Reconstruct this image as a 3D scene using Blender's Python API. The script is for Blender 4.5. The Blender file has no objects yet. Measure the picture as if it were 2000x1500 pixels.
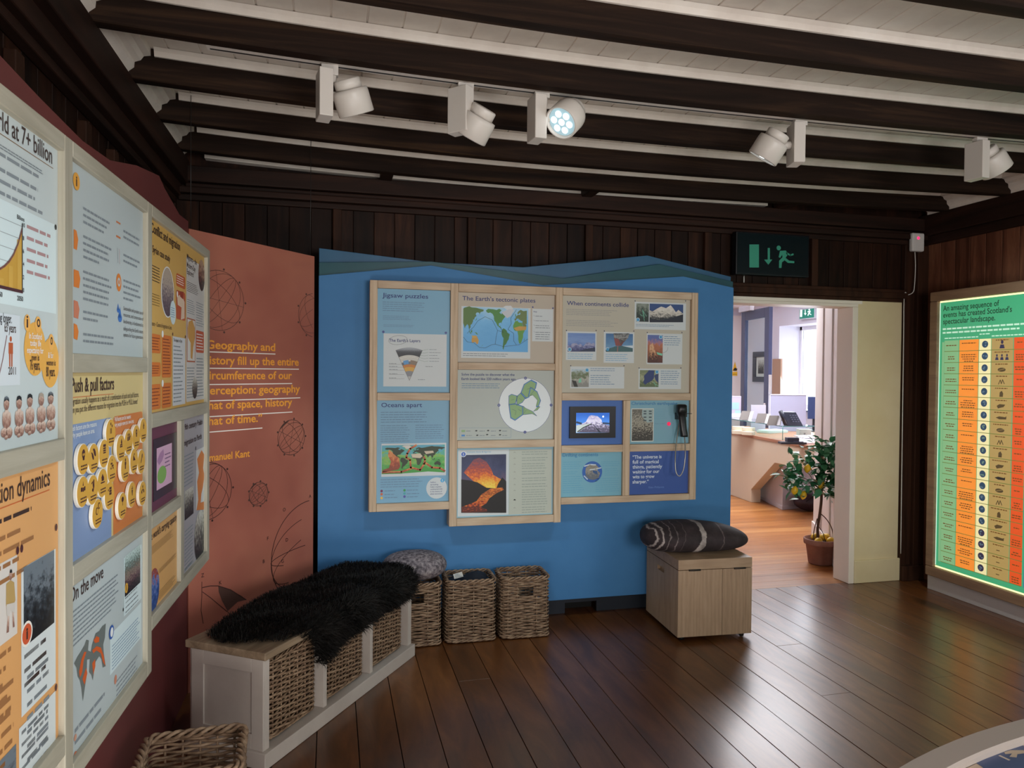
import bpy, bmesh, math, random
from mathutils import Vector, Matrix
random.seed(7)
C = bpy.context.scene.collection
PI = math.pi

# ---------------------------------------------------------------- camera, world, lights, exposure
YAW, PITCH, ROLL, FOC, EYE = math.radians(14.125), math.radians(-.93), math.radians(.523), 1403., 1.5
FW = Vector((math.sin(YAW)*math.cos(PITCH), math.cos(YAW)*math.cos(PITCH), math.sin(PITCH)))
_r = Vector((math.cos(YAW), -math.sin(YAW), 0)); _u = _r.cross(FW)
RT = math.cos(ROLL)*_r + math.sin(ROLL)*_u
UP = -math.sin(ROLL)*_r + math.cos(ROLL)*_u
EYEV = Vector((0, 0, EYE))
cd = bpy.data.cameras.new('camera'); cam = bpy.data.objects.new('camera', cd); C.objects.link(cam)
cd.sensor_width = 36; cd.lens = FOC/2000*36; cd.clip_start = .02
cam.matrix_world = Matrix(((RT.x, UP.x, -FW.x, 0), (RT.y, UP.y, -FW.y, 0), (RT.z, UP.z, -FW.z, EYE), (0, 0, 0, 1)))
sc = bpy.context.scene; sc.camera = cam
sc.view_settings.view_transform = 'Standard'; sc.view_settings.look = 'None'
sc.view_settings.gamma = 1; sc.view_settings.use_curve_mapping = False
sc.view_settings.exposure = 0.0
try:
    sc.cycles.use_denoising = True
    sc.cycles.max_bounces = 8; sc.cycles.diffuse_bounces = 5; sc.cycles.glossy_bounces = 4
    sc.cycles.transparent_max_bounces = 12; sc.cycles.sample_clamp_indirect = 6
except Exception: pass
w = bpy.data.worlds.new('overcast_sky'); sc.world = w; w.use_nodes = True
w.node_tree.nodes['Background'].inputs[0].default_value = (.86, .92, 1, 1)
w.node_tree.nodes['Background'].inputs[1].default_value = 3.2

def area(name, loc, tgt, sx, sy, power, col, spread=180):
    l = bpy.data.lights.new(name, 'AREA'); l.shape = 'RECTANGLE'; l.size = sx; l.size_y = sy
    l.energy = power; l.color = col; l.spread = math.radians(spread)
    o = bpy.data.objects.new(name, l); C.objects.link(o); o.location = loc
    o.rotation_euler = (Vector(tgt)-Vector(loc)).to_track_quat('-Z', 'Y').to_euler(); return o
def spot(name, loc, d, power, col, ang=50, blend=.6, rad=.04):
    l = bpy.data.lights.new(name, 'SPOT'); l.energy = power; l.color = col; l.spot_size = math.radians(ang)
    l.spot_blend = blend; l.shadow_soft_size = rad
    o = bpy.data.objects.new(name, l); C.objects.link(o); o.location = loc
    o.rotation_euler = Vector(d).to_track_quat('-Z', 'Y').to_euler(); return o
# daylight: window of the reception (right of the doorway) and two assumed windows out of view behind the photographer
area('daylight_reception_window', (7.12, 8.55, 1.62), (4.0, 7.6, .8), 2.6, 1.2, 150, (.86, .91, 1))
area('added_reception_lamp', (4.6, 7.0, 2.55), (4.6, 7.0, 0), 1.8, 1.8, 125, (.98, .97, 1))  # added lamp with no fitting, brightens the reception
area('assumed_room_window', (4.24, -.4, 1.55), (1.0, .9, 1.75), 1.6, 1.3, 16, (.97, .96, 1))  # assumed window in the right wall, out of view
area('assumed_rear_window', (1.6, -1.70, 1.5), (.9, 1.6, 3.2), 1.6, 1.2, 80, (1, .97, .92))  # assumed rear window, tilted up to brighten the ceiling
area('added_ceiling_fill', (-.15, .1, .2), (.9, 2.6, 2.75), .9, .5, 28, (1, .97, .92))  # added fill light low down out of view, brightens the ceiling
COOL = (.80, .95, 1.0)
# two added spot lights out of view, without fittings, brighten the left frame
for la, lt_, pw in (((1.0, 1.2, 2.5), (-.55, 1.45, 1.05), 26), ((1.05, 1.7, 2.5), (-.52, 2.6, 1.05), 23)): spot('added_left_spot', la, Vector(lt_)-Vector(la), pw, COOL, 47, .75, .05)

# ---------------------------------------------------------------- helpers
def ray(x, y): return RT*((x-1000)/FOC) - UP*((y-750)/FOC) + FW
def lin(h):
    h = h.lstrip('#'); v = [int(h[i:i+2], 16)/255 for i in (0, 2, 4)]
    return tuple((c/12.92 if c <= .04045 else ((c+.055)/1.055)**2.4) for c in v)
MATS = {}
def M(hexc, rough=.6, metal=0, spec=.5, name=None, coat=0):
    k = (hexc, rough, metal, spec, coat)
    if k in MATS: return MATS[k]
    m = bpy.data.materials.new(name or 'paint_'+hexc); m.use_nodes = True
    b = m.node_tree.nodes['Principled BSDF']
    b.inputs['Base Color'].default_value = (*lin(hexc), 1); b.inputs['Roughness'].default_value = rough
    b.inputs['Metallic'].default_value = metal; b.inputs['Specular IOR Level'].default_value = spec
    b.inputs['Coat Weight'].default_value = coat
    MATS[k] = m; return m
def ME(hexc, s):
    k = ('e', hexc, s)
    if k in MATS: return MATS[k]
    m = bpy.data.materials.new('glow_'+hexc); m.use_nodes = True; b = m.node_tree.nodes['Principled BSDF']
    c = (*lin(hexc), 1); b.inputs['Base Color'].default_value = (c[0]*.5, c[1]*.5, c[2]*.5, 1); b.inputs['Emission Color'].default_value = c
    b.inputs['Emission Strength'].default_value = s; b.inputs['Roughness'].default_value = .35
    MATS[k] = m; return m
def nodes(name):
    m = bpy.data.materials.new(name); m.use_nodes = True; nt = m.node_tree
    return m, nt, nt.nodes['Principled BSDF']
def N(nt, t, **kw):
    n = nt.nodes.new(t)
    for k, v in kw.items():
        if k.startswith('i_'):
            key = k[2:]; key = int(key) if key.isdigit() else key.replace('_', ' ')
            n.inputs[key].default_value = v
        else: setattr(n, k, v)
    return n
def ramp(nt, stops):
    r = N(nt, 'ShaderNodeValToRGB'); e = r.color_ramp.elements
    while len(e) < len(stops): e.new(.5)
    for el, (p, c) in zip(e, stops): el.position = p; el.color = (*(lin(c) if isinstance(c, str) else (c,)*3), 1)
    return r
def wood(name, stops, axis='Z', scale=6., stretch=14., rough=.55, coat=0, bump=.1, plank=None, knots=0, rings=False, paxis='X', vary=.35, poff=0., spec=.5):
    """grain running along `axis`; plank = width of boards counted along paxis, each board a little different"""
    m, nt, b = nodes(name); L = nt.links.new
    tc = N(nt, 'ShaderNodeTexCoord'); vec = tc.outputs['Object']
    sep = N(nt, 'ShaderNodeSeparateXYZ'); L(vec, sep.inputs[0])
    wn = None
    if plank:
        a = N(nt, 'ShaderNodeMath', operation='ADD'); a.inputs[1].default_value = poff; L(sep.outputs[paxis], a.inputs[0])
        d = N(nt, 'ShaderNodeMath', operation='DIVIDE'); d.inputs[1].default_value = plank; L(a.outputs[0], d.inputs[0])
        f = N(nt, 'ShaderNodeMath', operation='FLOOR'); L(d.outputs[0], f.inputs[0])
        wn = N(nt, 'ShaderNodeTexWhiteNoise', noise_dimensions='1D'); L(f.outputs[0], wn.inputs['W'])
        off = N(nt, 'ShaderNodeVectorMath', operation='SCALE'); off.inputs['Scale'].default_value = 37.; L(wn.outputs['Color'], off.inputs[0])
        ad = N(nt, 'ShaderNodeVectorMath', operation='ADD'); L(vec, ad.inputs[0]); L(off.outputs[0], ad.inputs[1]); vec = ad.outputs[0]
    mp = N(nt, 'ShaderNodeMapping'); L(vec, mp.inputs[0])
    s = {'X': (1/stretch, 1, 1), 'Y': (1, 1/stretch, 1), 'Z': (1, 1, 1/stretch)}[axis]
    mp.inputs['Scale'].default_value = tuple(v*scale for v in s)
    n1 = N(nt, 'ShaderNodeTexNoise', i_Scale=5., i_Detail=7., i_Roughness=.65, i_Distortion=.6); L(mp.outputs[0], n1.inputs['Vector'])
    val = n1.outputs['Fac']
    if rings:
        wv = N(nt, 'ShaderNodeTexWave', i_Scale=1.6, i_Distortion=9., i_Detail=3., i_Detail_Scale=.7); L(mp.outputs[0], wv.inputs['Vector'])
        mx = N(nt, 'ShaderNodeMath', operation='MULTIPLY_ADD'); L(wv.outputs['Fac'], mx.inputs[0]); mx.inputs[1].default_value = .16
        sc_ = N(nt, 'ShaderNodeMath', operation='MULTIPLY'); L(val, sc_.inputs[0]); sc_.inputs[1].default_value = .84
        L(sc_.outputs[0], mx.inputs[2]); val = mx.outputs[0]
    if wn:
        k = N(nt, 'ShaderNodeMath', operation='MULTIPLY_ADD'); L(wn.outputs['Value'], k.inputs[0]); k.inputs[1].default_value = vary; 
        k2 = N(nt, 'ShaderNodeMath', operation='SUBTRACT'); L(val, k2.inputs[0]); k2.inputs[1].default_value = vary/2; L(k2.outputs[0], k.inputs[2]); val = k.outputs[0]
    r = ramp(nt, stops); L(val, r.inputs[0]); col = r.outputs[0]
    if knots:
        mk = N(nt, 'ShaderNodeMapping'); L(vec, mk.inputs[0]); q = {'X': (.45, 1, 1), 'Y': (1, .45, 1), 'Z': (1, 1, .45)}[axis]
        mk.inputs['Scale'].default_value = tuple(v*knots for v in q)
        vo = N(nt, 'ShaderNodeTexVoronoi', i_Scale=1., i_Randomness=1.); L(mk.outputs[0], vo.inputs['Vector'])
        rk = ramp(nt, [(.0, .12), (.07, .25), (.13, 1.)]); L(vo.outputs['Distance'], rk.inputs[0])
        mm = N(nt, 'ShaderNodeMix', data_type='RGBA', blend_type='MULTIPLY'); mm.inputs[0].default_value = .8
        L(col, mm.inputs[6]); L(rk.outputs[0], mm.inputs[7]); col = mm.outputs[2]
    L(col, b.inputs['Base Color']); b.inputs['Roughness'].default_value = rough; b.inputs['Coat Weight'].default_value = coat; b.inputs['Specular IOR Level'].default_value = spec
    b.inputs['Coat Roughness'].default_value = .24
    if bump:
        bp = N(nt, 'ShaderNodeBump', i_Strength=bump, i_Distance=.004); L(val, bp.inputs['Height']); L(bp.outputs[0], b.inputs['Normal'])
    return m
def noisy(name, stops, scale=20., rough=.6, detail=5., bump=0, stretch=(1, 1, 1), metal=0, spec=.5):
    m, nt, b = nodes(name); L = nt.links.new
    tc = N(nt, 'ShaderNodeTexCoord'); mp = N(nt, 'ShaderNodeMapping'); mp.inputs['Scale'].default_value = stretch
    L(tc.outputs['Object'], mp.inputs[0])
    n = N(nt, 'ShaderNodeTexNoise', i_Scale=scale, i_Detail=detail, i_Roughness=.6); L(mp.outputs[0], n.inputs['Vector'])
    r = ramp(nt, stops); L(n.outputs['Fac'], r.inputs[0]); L(r.outputs[0], b.inputs['Base Color'])
    b.inputs['Roughness'].default_value = rough; b.inputs['Metallic'].default_value = metal; b.inputs['Specular IOR Level'].default_value = spec
    if bump:
        bp = N(nt, 'ShaderNodeBump', i_Strength=bump, i_Distance=.01); L(n.outputs['Fac'], bp.inputs['Height']); L(bp.outputs[0], b.inputs['Normal'])
    return m
def photo(name, stops, vmix=.6, scale=(4, 4), detail=6., seed=0., glow=0):
    """printed picture: colours by height in the picture broken up with noise (UV of the print)"""
    m, nt, b = nodes(name); L = nt.links.new
    tc = N(nt, 'ShaderNodeTexCoord'); mp = N(nt, 'ShaderNodeMapping'); mp.inputs['Scale'].default_value = (*scale, 1); mp.inputs['Location'].default_value = (seed, seed*1.7, 0)
    L(tc.outputs['UV'], mp.inputs[0])
    n = N(nt, 'ShaderNodeTexNoise', i_Scale=1., i_Detail=detail, i_Roughness=.65); L(mp.outputs[0], n.inputs['Vector'])
    s = N(nt, 'ShaderNodeSeparateXYZ'); L(tc.outputs['UV'], s.inputs[0])
    a = N(nt, 'ShaderNodeMapRange'); L(n.outputs['Fac'], a.inputs[0]); a.inputs[1].default_value = .25; a.inputs[2].default_value = .75; a.inputs[3].default_value = -.5; a.inputs[4].default_value = .5
    mu = N(nt, 'ShaderNodeMath', operation='MULTIPLY_ADD'); L(a.outputs[0], mu.inputs[0]); mu.inputs[1].default_value = vmix; L(s.outputs['Y'], mu.inputs[2])
    r = ramp(nt, stops); L(mu.outputs[0], r.inputs[0]); L(r.outputs[0], b.inputs['Base Color']); b.inputs['Roughness'].default_value = .45
    if glow: L(r.outputs[0], b.inputs['Emission Color']); b.inputs['Emission Strength'].default_value = glow
    return m

def lift(x): d = x-1.25; return (.0125 if d < 0 else .0048)*d*d
class MB:
    """collects shapes into one mesh"""
    def __init__(s): s.v, s.f, s.m, s.sm = [], [], [], []
    def add(s, vs, fs, mi=0, smooth=False):
        o = len(s.v); s.v += [tuple(p) for p in vs]
        for f in fs: s.f.append([i+o for i in f]); s.m.append(mi); s.sm.append(smooth)
    def box(s, a, b, mi=0, R=None, o=(0, 0, 0)):
        x0, y0, z0 = a; x1, y1, z1 = b
        vs = [Vector(p) for p in ((x0, y0, z0), (x1, y0, z0), (x1, y1, z0), (x0, y1, z0), (x0, y0, z1), (x1, y0, z1), (x1, y1, z1), (x0, y1, z1))]
        if R: vs = [R @ p for p in vs]
        vs = [p+Vector(o) for p in vs]
        s.add(vs, [(3, 2, 1, 0), (4, 5, 6, 7), (0, 1, 5, 4), (1, 2, 6, 5), (2, 3, 7, 6), (3, 0, 4, 7)], mi)
    def hexa(s, vs, mi=0):
        s.add(vs, [(3, 2, 1, 0), (4, 5, 6, 7), (0, 1, 5, 4), (1, 2, 6, 5), (2, 3, 7, 6), (3, 0, 4, 7)], mi)
    def prism(s, pts, ext, mi=0):
        """closed outline (3-D points) pushed along ext"""
        n = len(pts); e = Vector(ext); vs = [Vector(p) for p in pts]+[Vector(p)+e for p in pts]
        nr = Vector((0, 0, 0))
        for i in range(n): nr += vs[i].cross(vs[(i+1) % n])
        fl = nr.dot(e) > 0
        fs = [list(range(n)), list(range(n, 2*n))[::-1]] + [[(i+1) % n, i, i+n, (i+1) % n+n] for i in range(n)]
        if fl: fs = [f[::-1] for f in fs]
        s.add(vs, fs, mi)
    def tube(s, pts, r, sides=8, mi=0, caps=True, closed=False, smooth=True):
        P = [Vector(p) for p in pts]; n = len(P); rr = r if isinstance(r, (list, tuple)) else [r]*n
        vs = []; prev = None
        for i in range(n):
            if closed: t = P[(i+1) % n]-P[i-1]
            else: t = P[min(i+1, n-1)]-P[max(i-1, 0)]
            if t.length < 1e-9: t = Vector((0, 0, 1))
            t.normalize()
            a = prev if prev is not None else (Vector((0, 0, 1)) if abs(t.z) < .9 else Vector((1, 0, 0)))
            u = a - t*a.dot(t)
            if u.length < 1e-6: u = t.orthogonal()
            u.normalize(); prev = u; w_ = t.cross(u)
            for k in range(sides):
                an = 2*PI*k/sides; vs.append(P[i]+(u*math.cos(an)+w_*math.sin(an))*rr[i])
        fs = []
        for i in range(n if closed else n-1):
            for k in range(sides):
                j = (i+1) % n; fs.append((i*sides+k, i*sides+(k+1) % sides, j*sides+(k+1) % sides, j*sides+k))
        s.add(vs, fs, mi, smooth)
        if caps and not closed:
            o = len(s.v)-n*sides
            s.f.append([o+k for k in range(sides)][::-1]); s.m.append(mi); s.sm.append(False)
            s.f.append([o+(n-1)*sides+k for k in range(sides)]); s.m.append(mi); s.sm.append(False)
    def lathe(s, prof, seg=24, mi=0, R=None, o=(0, 0, 0), smooth=True):
        """(r, z) profile spun round z"""
        vs = []
        for r, z in prof:
            for k in range(seg):
                p = Vector((r*math.cos(2*PI*k/seg), r*math.sin(2*PI*k/seg), z))
                if R: p = R @ p
                vs.append(p+Vector(o))
        fs = []
        for i in range(len(prof)-1):
            for k in range(seg): fs.append((i*seg+k, i*seg+(k+1) % seg, (i+1)*seg+(k+1) % seg, (i+1)*seg+k))
        b = len(s.v); s.add(vs, fs, mi, smooth)
        for i, fl in ((0, True), (len(prof)-1, False)):
            if prof[i][0] > 1e-5:
                f = [b+i*seg+k for k in range(seg)]; s.f.append(f[::-1] if fl else f); s.m.append(mi); s.sm.append(False)
    def ball(s, c, rx, ry, rz, mi=0, seg=16, rings=10, R=None):
        prof = [(max(1e-6, math.sin(PI*i/rings)), -math.cos(PI*i/rings)) for i in range(rings+1)]
        S = Matrix.Diagonal((rx, ry, rz)); s.lathe(prof, seg, mi, (R @ S) if R else S, c)
    def loft_x(s, prof, x0, x1, n=26, mi=0):
        """closed (y, z) outline run along X in n steps"""
        k = len(prof); vs = [(x0+(x1-x0)*i/n, y, z) for i in range(n+1) for y, z in prof]
        fs = [(i*k+j, (i+1)*k+j, (i+1)*k+(j+1) % k, i*k+(j+1) % k) for i in range(n) for j in range(k)]
        s.add(vs, fs+[list(range(k)), list(range(n*k, n*k+k))[::-1]], mi)
        ar = sum(prof[i-1][0]*prof[i][1]-prof[i][0]*prof[i-1][1] for i in range(k))
        if ar > 0:
            m = len(fs)+2
            for i in range(len(s.f)-m, len(s.f)): s.f[i] = list(s.f[i])[::-1]
        return s
    def sag(s):
        """old timbers: a little lower mid-span than at the walls"""
        s.v = [(x, y, z+lift(x)) for x, y, z in s.v]; return s
    def mesh(s, name, mats):
        me = bpy.data.meshes.new(name); me.from_pydata(s.v, [], s.f)
        for m in (mats if isinstance(mats, (list, tuple)) else [mats]): me.materials.append(m)
        me.polygons.foreach_set('material_index', s.m); me.polygons.foreach_set('use_smooth', s.sm); me.update(); return me
    def build(s, name, mats, parent=None, bevel=0, local=False, seg=2):
        if parent is not None and not local:
            q = parent_world(parent); s.v = [tuple(Vector(p)-q) for p in s.v]
        o = bpy.data.objects.new(name, s.mesh(name, mats)); C.objects.link(o)
        if parent is not None: o.parent = parent
        if bevel:
            b = o.modifiers.new('bevel', 'BEVEL'); b.width = bevel; b.segments = seg; b.limit_method = 'ANGLE'; b.angle_limit = .6
        return o
def parent_world(p):
    q = Vector(p.location)
    while p.parent is not None: p = p.parent; q += Vector(p.location)
    return q
def tag(o, label=None, cat=None, group=None, kind=None):
    if label: o['label'] = label
    if cat: o['category'] = cat
    if group: o['group'] = group
    if kind: o['kind'] = kind
    return o
def thing(name, loc, label, cat, group=None, rz=0):
    o = bpy.data.objects.new(name, None); C.objects.link(o); o.location = loc; o.rotation_euler = (0, 0, rz)
    o.empty_display_size = .1
    return tag(o, label, cat, group)
def struct(mb, name, mats, bevel=0, parent=None):
    o = mb.build(name, mats, parent, bevel)
    if parent is None: o['kind'] = 'structure'
    return o
def dup(root, loc, rz, label, group=None):
    r = root.copy(); C.objects.link(r); r.location = loc; r.rotation_euler = (0, 0, rz); r['label'] = label
    if group: r['group'] = group
    for ch in list(root.children):
        c = ch.copy(); C.objects.link(c); c.parent = r
        for g in list(ch.children):
            d = g.copy(); C.objects.link(d); d.parent = c
    return r

# ---- printed sheets: flat artwork laid on a panel
_glyph = {}
def glyphs(s, bold):
    if (s, bold) not in _glyph:
        cu = bpy.data.curves.new('type', 'FONT'); cu.body = s; cu.size = 1; cu.resolution_u = 3; cu.offset = bold
        ob = bpy.data.objects.new('type', cu); C.objects.link(ob); dg = bpy.context.evaluated_depsgraph_get()
        me = bpy.data.meshes.new_from_object(ob.evaluated_get(dg))
        _glyph[(s, bold)] = ([tuple(v.co[:2]) for v in me.vertices], [tuple(p.vertices) for p in me.polygons])
        bpy.data.objects.remove(ob); bpy.data.curves.remove(cu); bpy.data.meshes.remove(me)
    return _glyph[(s, bold)]
class Sheet:
    """o = a point of the sheet, u to the right, v up, n out of it (all world); artwork in metres (u, v)"""
    LAY = .00035
    def __init__(s, o, u, n, v=(0, 0, 1)):
        s.o, s.u, s.n, s.v = Vector(o), Vector(u).normalized(), Vector(n).normalized(), Vector(v)
        s.P, s.mats = [], []; s.ox = s.oy = 0; s.k = 1.; s.rng = random.Random(3)
    def view(s, ox, oy, k): s.ox, s.oy, s.k = ox, oy, k; return s
    def uv(s, x, y):
        d = ray(s.ox+x/s.k, s.oy+y/s.k); t = (s.o-EYEV).dot(s.n)/d.dot(s.n); p = EYEV+d*t-s.o
        return (p.dot(s.u), p.dot(s.v))
    def mi(s, m):
        if m not in s.mats: s.mats.append(m)
        return s.mats.index(m)
    def poly(s, pts, m, lay=1): s.P.append(([tuple(p) for p in pts], s.mi(m), lay)); return s
    def p(s, pts, m, lay=1): return s.poly([s.uv(*q) for q in pts], m, lay)
    def rect(s, a, b, m, lay=1):
        (x0, y0), (x1, y1) = a, b; return s.poly([(x0, y0), (x1, y0), (x1, y1), (x0, y1)], m, lay)
    def r(s, x0, y0, x1, y1, m, lay=1):
        """upright rectangle from its top left and bottom right corners as read off the picture"""
        (a, b), (c, d) = s.uv(x0, y0), s.uv(x1, y1); return s.rect((a, min(b, d)), (c, max(b, d)), m, lay)
    def rr(s, x0, y0, x1, y1, m, lay=1, rad=.012):
        (a, b), (c, d) = s.uv(x0, y0), s.uv(x1, y1); b, d = min(b, d), max(b, d); pts = []
        for cx, cy, a0 in ((c-rad, d-rad, 0), (a+rad, d-rad, 1), (a+rad, b+rad, 2), (c-rad, b+rad, 3)):
            pts += [(cx+rad*math.cos((a0+i/4)*PI/2), cy+rad*math.sin((a0+i/4)*PI/2)) for i in range(5)]
        return s.poly(pts, m, lay)
    def ell(s, c, rx, ry, m, lay=1, n=28): return s.poly([(c[0]+rx*math.cos(2*PI*i/n), c[1]+ry*math.sin(2*PI*i/n)) for i in range(n)], m, lay)
    def e(s, x0, y0, x1, y1, m, lay=1):
        (a, b), (c, d) = s.uv(x0, (y0+y1)/2), s.uv(x1, (y0+y1)/2); xm = (x0+x1)/2
        t, bt = s.uv(xm, y0)[1], s.uv(xm, y1)[1]
        return s.ell(((a+c)/2, (t+bt)/2), (c-a)/2, (t-bt)/2, m, lay)
    def line(s, pts, wd, m, lay=2, closed=False):
        P = [Vector((q[0], q[1])) for q in pts]
        if closed: P.append(P[0])
        for a, b in zip(P, P[1:]):
            d = b-a
            if d.length < 1e-6: continue
            d.normalize(); nn = Vector((-d.y, d.x))*wd/2; e = d*wd*.3
            s.poly([a-nn-e, b-nn+e, b+nn+e, a+nn-e], m, lay)
        return s
    def l(s, pts, wd, m, lay=2, closed=False): return s.line([s.uv(*q) for q in pts], wd, m, lay, closed)
    def ring(s, c, rx, ry, wd, m, lay=2, a0=0, a1=2*PI, n=40, rot=0):
        cr, sr = math.cos(rot), math.sin(rot); pts = []
        for i in range(n+1):
            a = a0+(a1-a0)*i/n; x, y = rx*math.cos(a), ry*math.sin(a); pts.append((c[0]+x*cr-y*sr, c[1]+x*sr+y*cr))
        return s.line(pts, wd, m, lay)
    def txt(s, t, a, m, w=None, h=None, lay=3, bold=.012, al='l'):
        """a = baseline start (u, v); w = full width, h = capital height in metres"""
        vs, fs = glyphs(t, bold)
        if not vs: return s
        x0, x1 = min(v[0] for v in vs), max(v[0] for v in vs)
        ky = (h or .02)/.69; kx = (w/(x1-x0)) if w else ky*.95
        ox = a[0] - (0 if al == 'l' else (x1-x0)*kx*(.5 if al == 'c' else 1))
        for f in fs: s.poly([(ox+(vs[i][0]-x0)*kx, a[1]+vs[i][1]*ky) for i in f], m, lay)
        return s
    def t(s, txt, x0, y0, x1, m, h=None, cap=None, lay=3, bold=.012):
        """baseline from (x0, y0) to x1; cap = capital height as read off the picture at x0"""
        a, b = s.uv(x0, y0), s.uv(x1, y0)
        if cap: h = s.uv(x0, y0-cap)[1]-a[1]
        return s.txt(txt, a, m, w=b[0]-a[0], h=h, lay=lay, bold=bold)
    def greek(s, x0, y0, x1, y1, n, m, lay=2, h=.30, ragged=.25, dense=1.):
        """n lines of print too small to read"""
        (a, b), (c, d) = s.uv(x0, y0), s.uv(x1, y1)
        b, d = max(b, d), min(b, d); pitch = (b-d)/n; R = s.rng
        for i in range(n):
            y = b-pitch*(i+.75); x = a; end = c-(c-a)*R.random()*ragged
            hh = pitch*h
            while x < end:
                wl = hh*R.uniform(2.4, 8.); e = min(x+wl, end)
                s.poly([(x, y), (e, y), (e, y+hh), (x, y+hh)], m, lay); x = e+hh*.75
        return s
    def gk(s, x0, y0, x1, n, pitch, m, lay=2, h=.36, ragged=.15):
        """n lines of unreadable print from the top left corner, pitch as read off the picture"""
        a, b = s.uv(x0, y0); c = s.uv(x1, y0)[0]; pv = b-s.uv(x0, y0+pitch)[1]; R = s.rng
        for i in range(n):
            y = b-pv*(i+.75); x = a; end = c-(c-a)*R.random()*(ragged if i < n-1 else .5); hh = pv*h
            while x < end:
                e = min(x+hh*R.uniform(1.6, 5.5), end); s.poly([(x, y), (e, y), (e, y+hh), (x, y+hh)], m, lay); x = e+hh*.6
        return s
    def build(s, name, base, parent, mats0, th=.006, local=False):
        """base = outline (u, v) of the board itself, th thick, front at layer 0"""
        mb = MB(); uvs = []
        mats = [mats0]+[m for m in s.mats]
        W = lambda p, z: s.o+s.u*p[0]+s.v*p[1]+s.n*z
        n = len(base); vs = [W(p, 0) for p in base]+[W(p, -th) for p in base]
        mb.add(vs, [list(range(n)), list(range(n, 2*n))[::-1]]+[[(i+1) % n, i, i+n, (i+1) % n+n] for i in range(n)], 0)
        for f in mb.f: uvs.append([(0, 0)]*len(f))
        for pts, mi, lay in s.P:
            ar = sum(pts[i-1][0]*pts[i][1]-pts[i][0]*pts[i-1][1] for i in range(len(pts)))
            if ar < 0: pts = pts[::-1]
            o = len(mb.v); mb.v += [tuple(W(p, lay*s.LAY)) for p in pts]; mb.f.append(list(range(o, o+len(pts)))); mb.m.append(mi+1); mb.sm.append(False)
            xs, ys = [p[0] for p in pts], [p[1] for p in pts]; x0, y0 = min(xs), min(ys); dx, dy = max(max(xs)-x0, 1e-6), max(max(ys)-y0, 1e-6)
            uvs.append([((p[0]-x0)/dx, (p[1]-y0)/dy) for p in pts])
        ob = mb.build(name, mats, parent); ul = ob.data.uv_layers.new(name='print')
        i = 0
        for f in uvs:
            for q in f: ul.data[i].uv = q; i += 1
        return ob
# ---------------------------------------------------------------- materials of the place
WALLWOOD = wood('stained_pine', [(.25, '150c09'), (.5, '26160f'), (.62, '321d14'), (.78, '44291b')], 'Z', 3, 9, .5, 0, .12, plank=.1225, knots=4.2, vary=.25, spec=.15)
WALLWOOD_Y = wood('stained_pine_side', [(.25, '150c09'), (.5, '26160f'), (.62, '321d14'), (.78, '44291b')], 'Z', 3, 9, .5, 0, .12, plank=.1225, knots=4.2, vary=.25, spec=.15, paxis='Y')
WALLWOOD_R = wood('stained_pine_lit', [(.25, '4a2b1f'), (.5, '6c4231'), (.62, '7e523c'), (.78, '96654b')], 'Z', 3, 9, .5, 0, .12, plank=.1225, knots=4.2, vary=.25, spec=.15, paxis='Y')  # same pine as the other walls, lightened for the light on this side
DARKTRIM = wood('dark_trim', [(.3, '1a100b'), (.55, '2c1a13'), (.8, '43281c')], 'X', 3, 12, .6, spec=.2)
DARKTRIM_Y = wood('dark_trim_side', [(.3, '1a100b'), (.55, '2c1a13'), (.8, '43281c')], 'Y', 3, 12, .6, spec=.2)
DARKTRIM_Z = wood('dark_trim_upright', [(.3, '22140e'), (.55, '3a2318'), (.8, '452a1c')], 'Z', 3, 12, .6, knots=3, spec=.15)
BEAM = wood('joist_wood', [(.3, '150e0a'), (.52, '241812'), (.66, '35251a'), (.8, '46321f')], 'X', 4, 22, .7, 0, .2, spec=.12)
FLOORM = wood('floorboards', [(.15, '341c0b'), (.42, '5c3415'), (.58, '6e401c'), (.75, '7f4e26'), (.92, '946238')], 'Y', 2.2, 5, .42, .6, .04, plank=.163, knots=1.6, vary=.14, poff=.05)
FLOORB = wood('reception_floorboards', [(.25, '8a5426'), (.5, 'a86c36'), (.75, 'c08a50')], 'X', 2, 12, .38, .25, .05, plank=.14, paxis='Y', vary=.3)
WHITEP = noisy('ceiling_paint', [(.3, 'd6cac0'), (.6, 'e4dad0'), (.8, 'eae2da')], 6, .55)
CREAM = noisy('cream_paint', [(.3, 'dccba0'), (.7, 'e4d5ae')], 4, .5)
WHITE = M('e9e6e4', .45); LILAC = M('dcdbe6', .6); BLACK = M('0b0b0d', .45); DARKGREY = M('2a2b30', .5)
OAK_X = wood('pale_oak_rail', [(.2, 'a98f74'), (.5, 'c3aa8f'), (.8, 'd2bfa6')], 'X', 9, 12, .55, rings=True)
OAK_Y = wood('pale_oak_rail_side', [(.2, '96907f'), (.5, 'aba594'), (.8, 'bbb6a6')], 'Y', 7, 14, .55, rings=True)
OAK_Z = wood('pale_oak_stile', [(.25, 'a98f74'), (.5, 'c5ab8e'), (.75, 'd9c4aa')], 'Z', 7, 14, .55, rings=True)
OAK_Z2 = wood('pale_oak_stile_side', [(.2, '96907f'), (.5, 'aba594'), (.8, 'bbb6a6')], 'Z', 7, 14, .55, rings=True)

XL, XR, YB, YR = -.90, 4.26, 4.42, -1.75
ZC = 2.75
rnd = random.Random(11)
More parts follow.
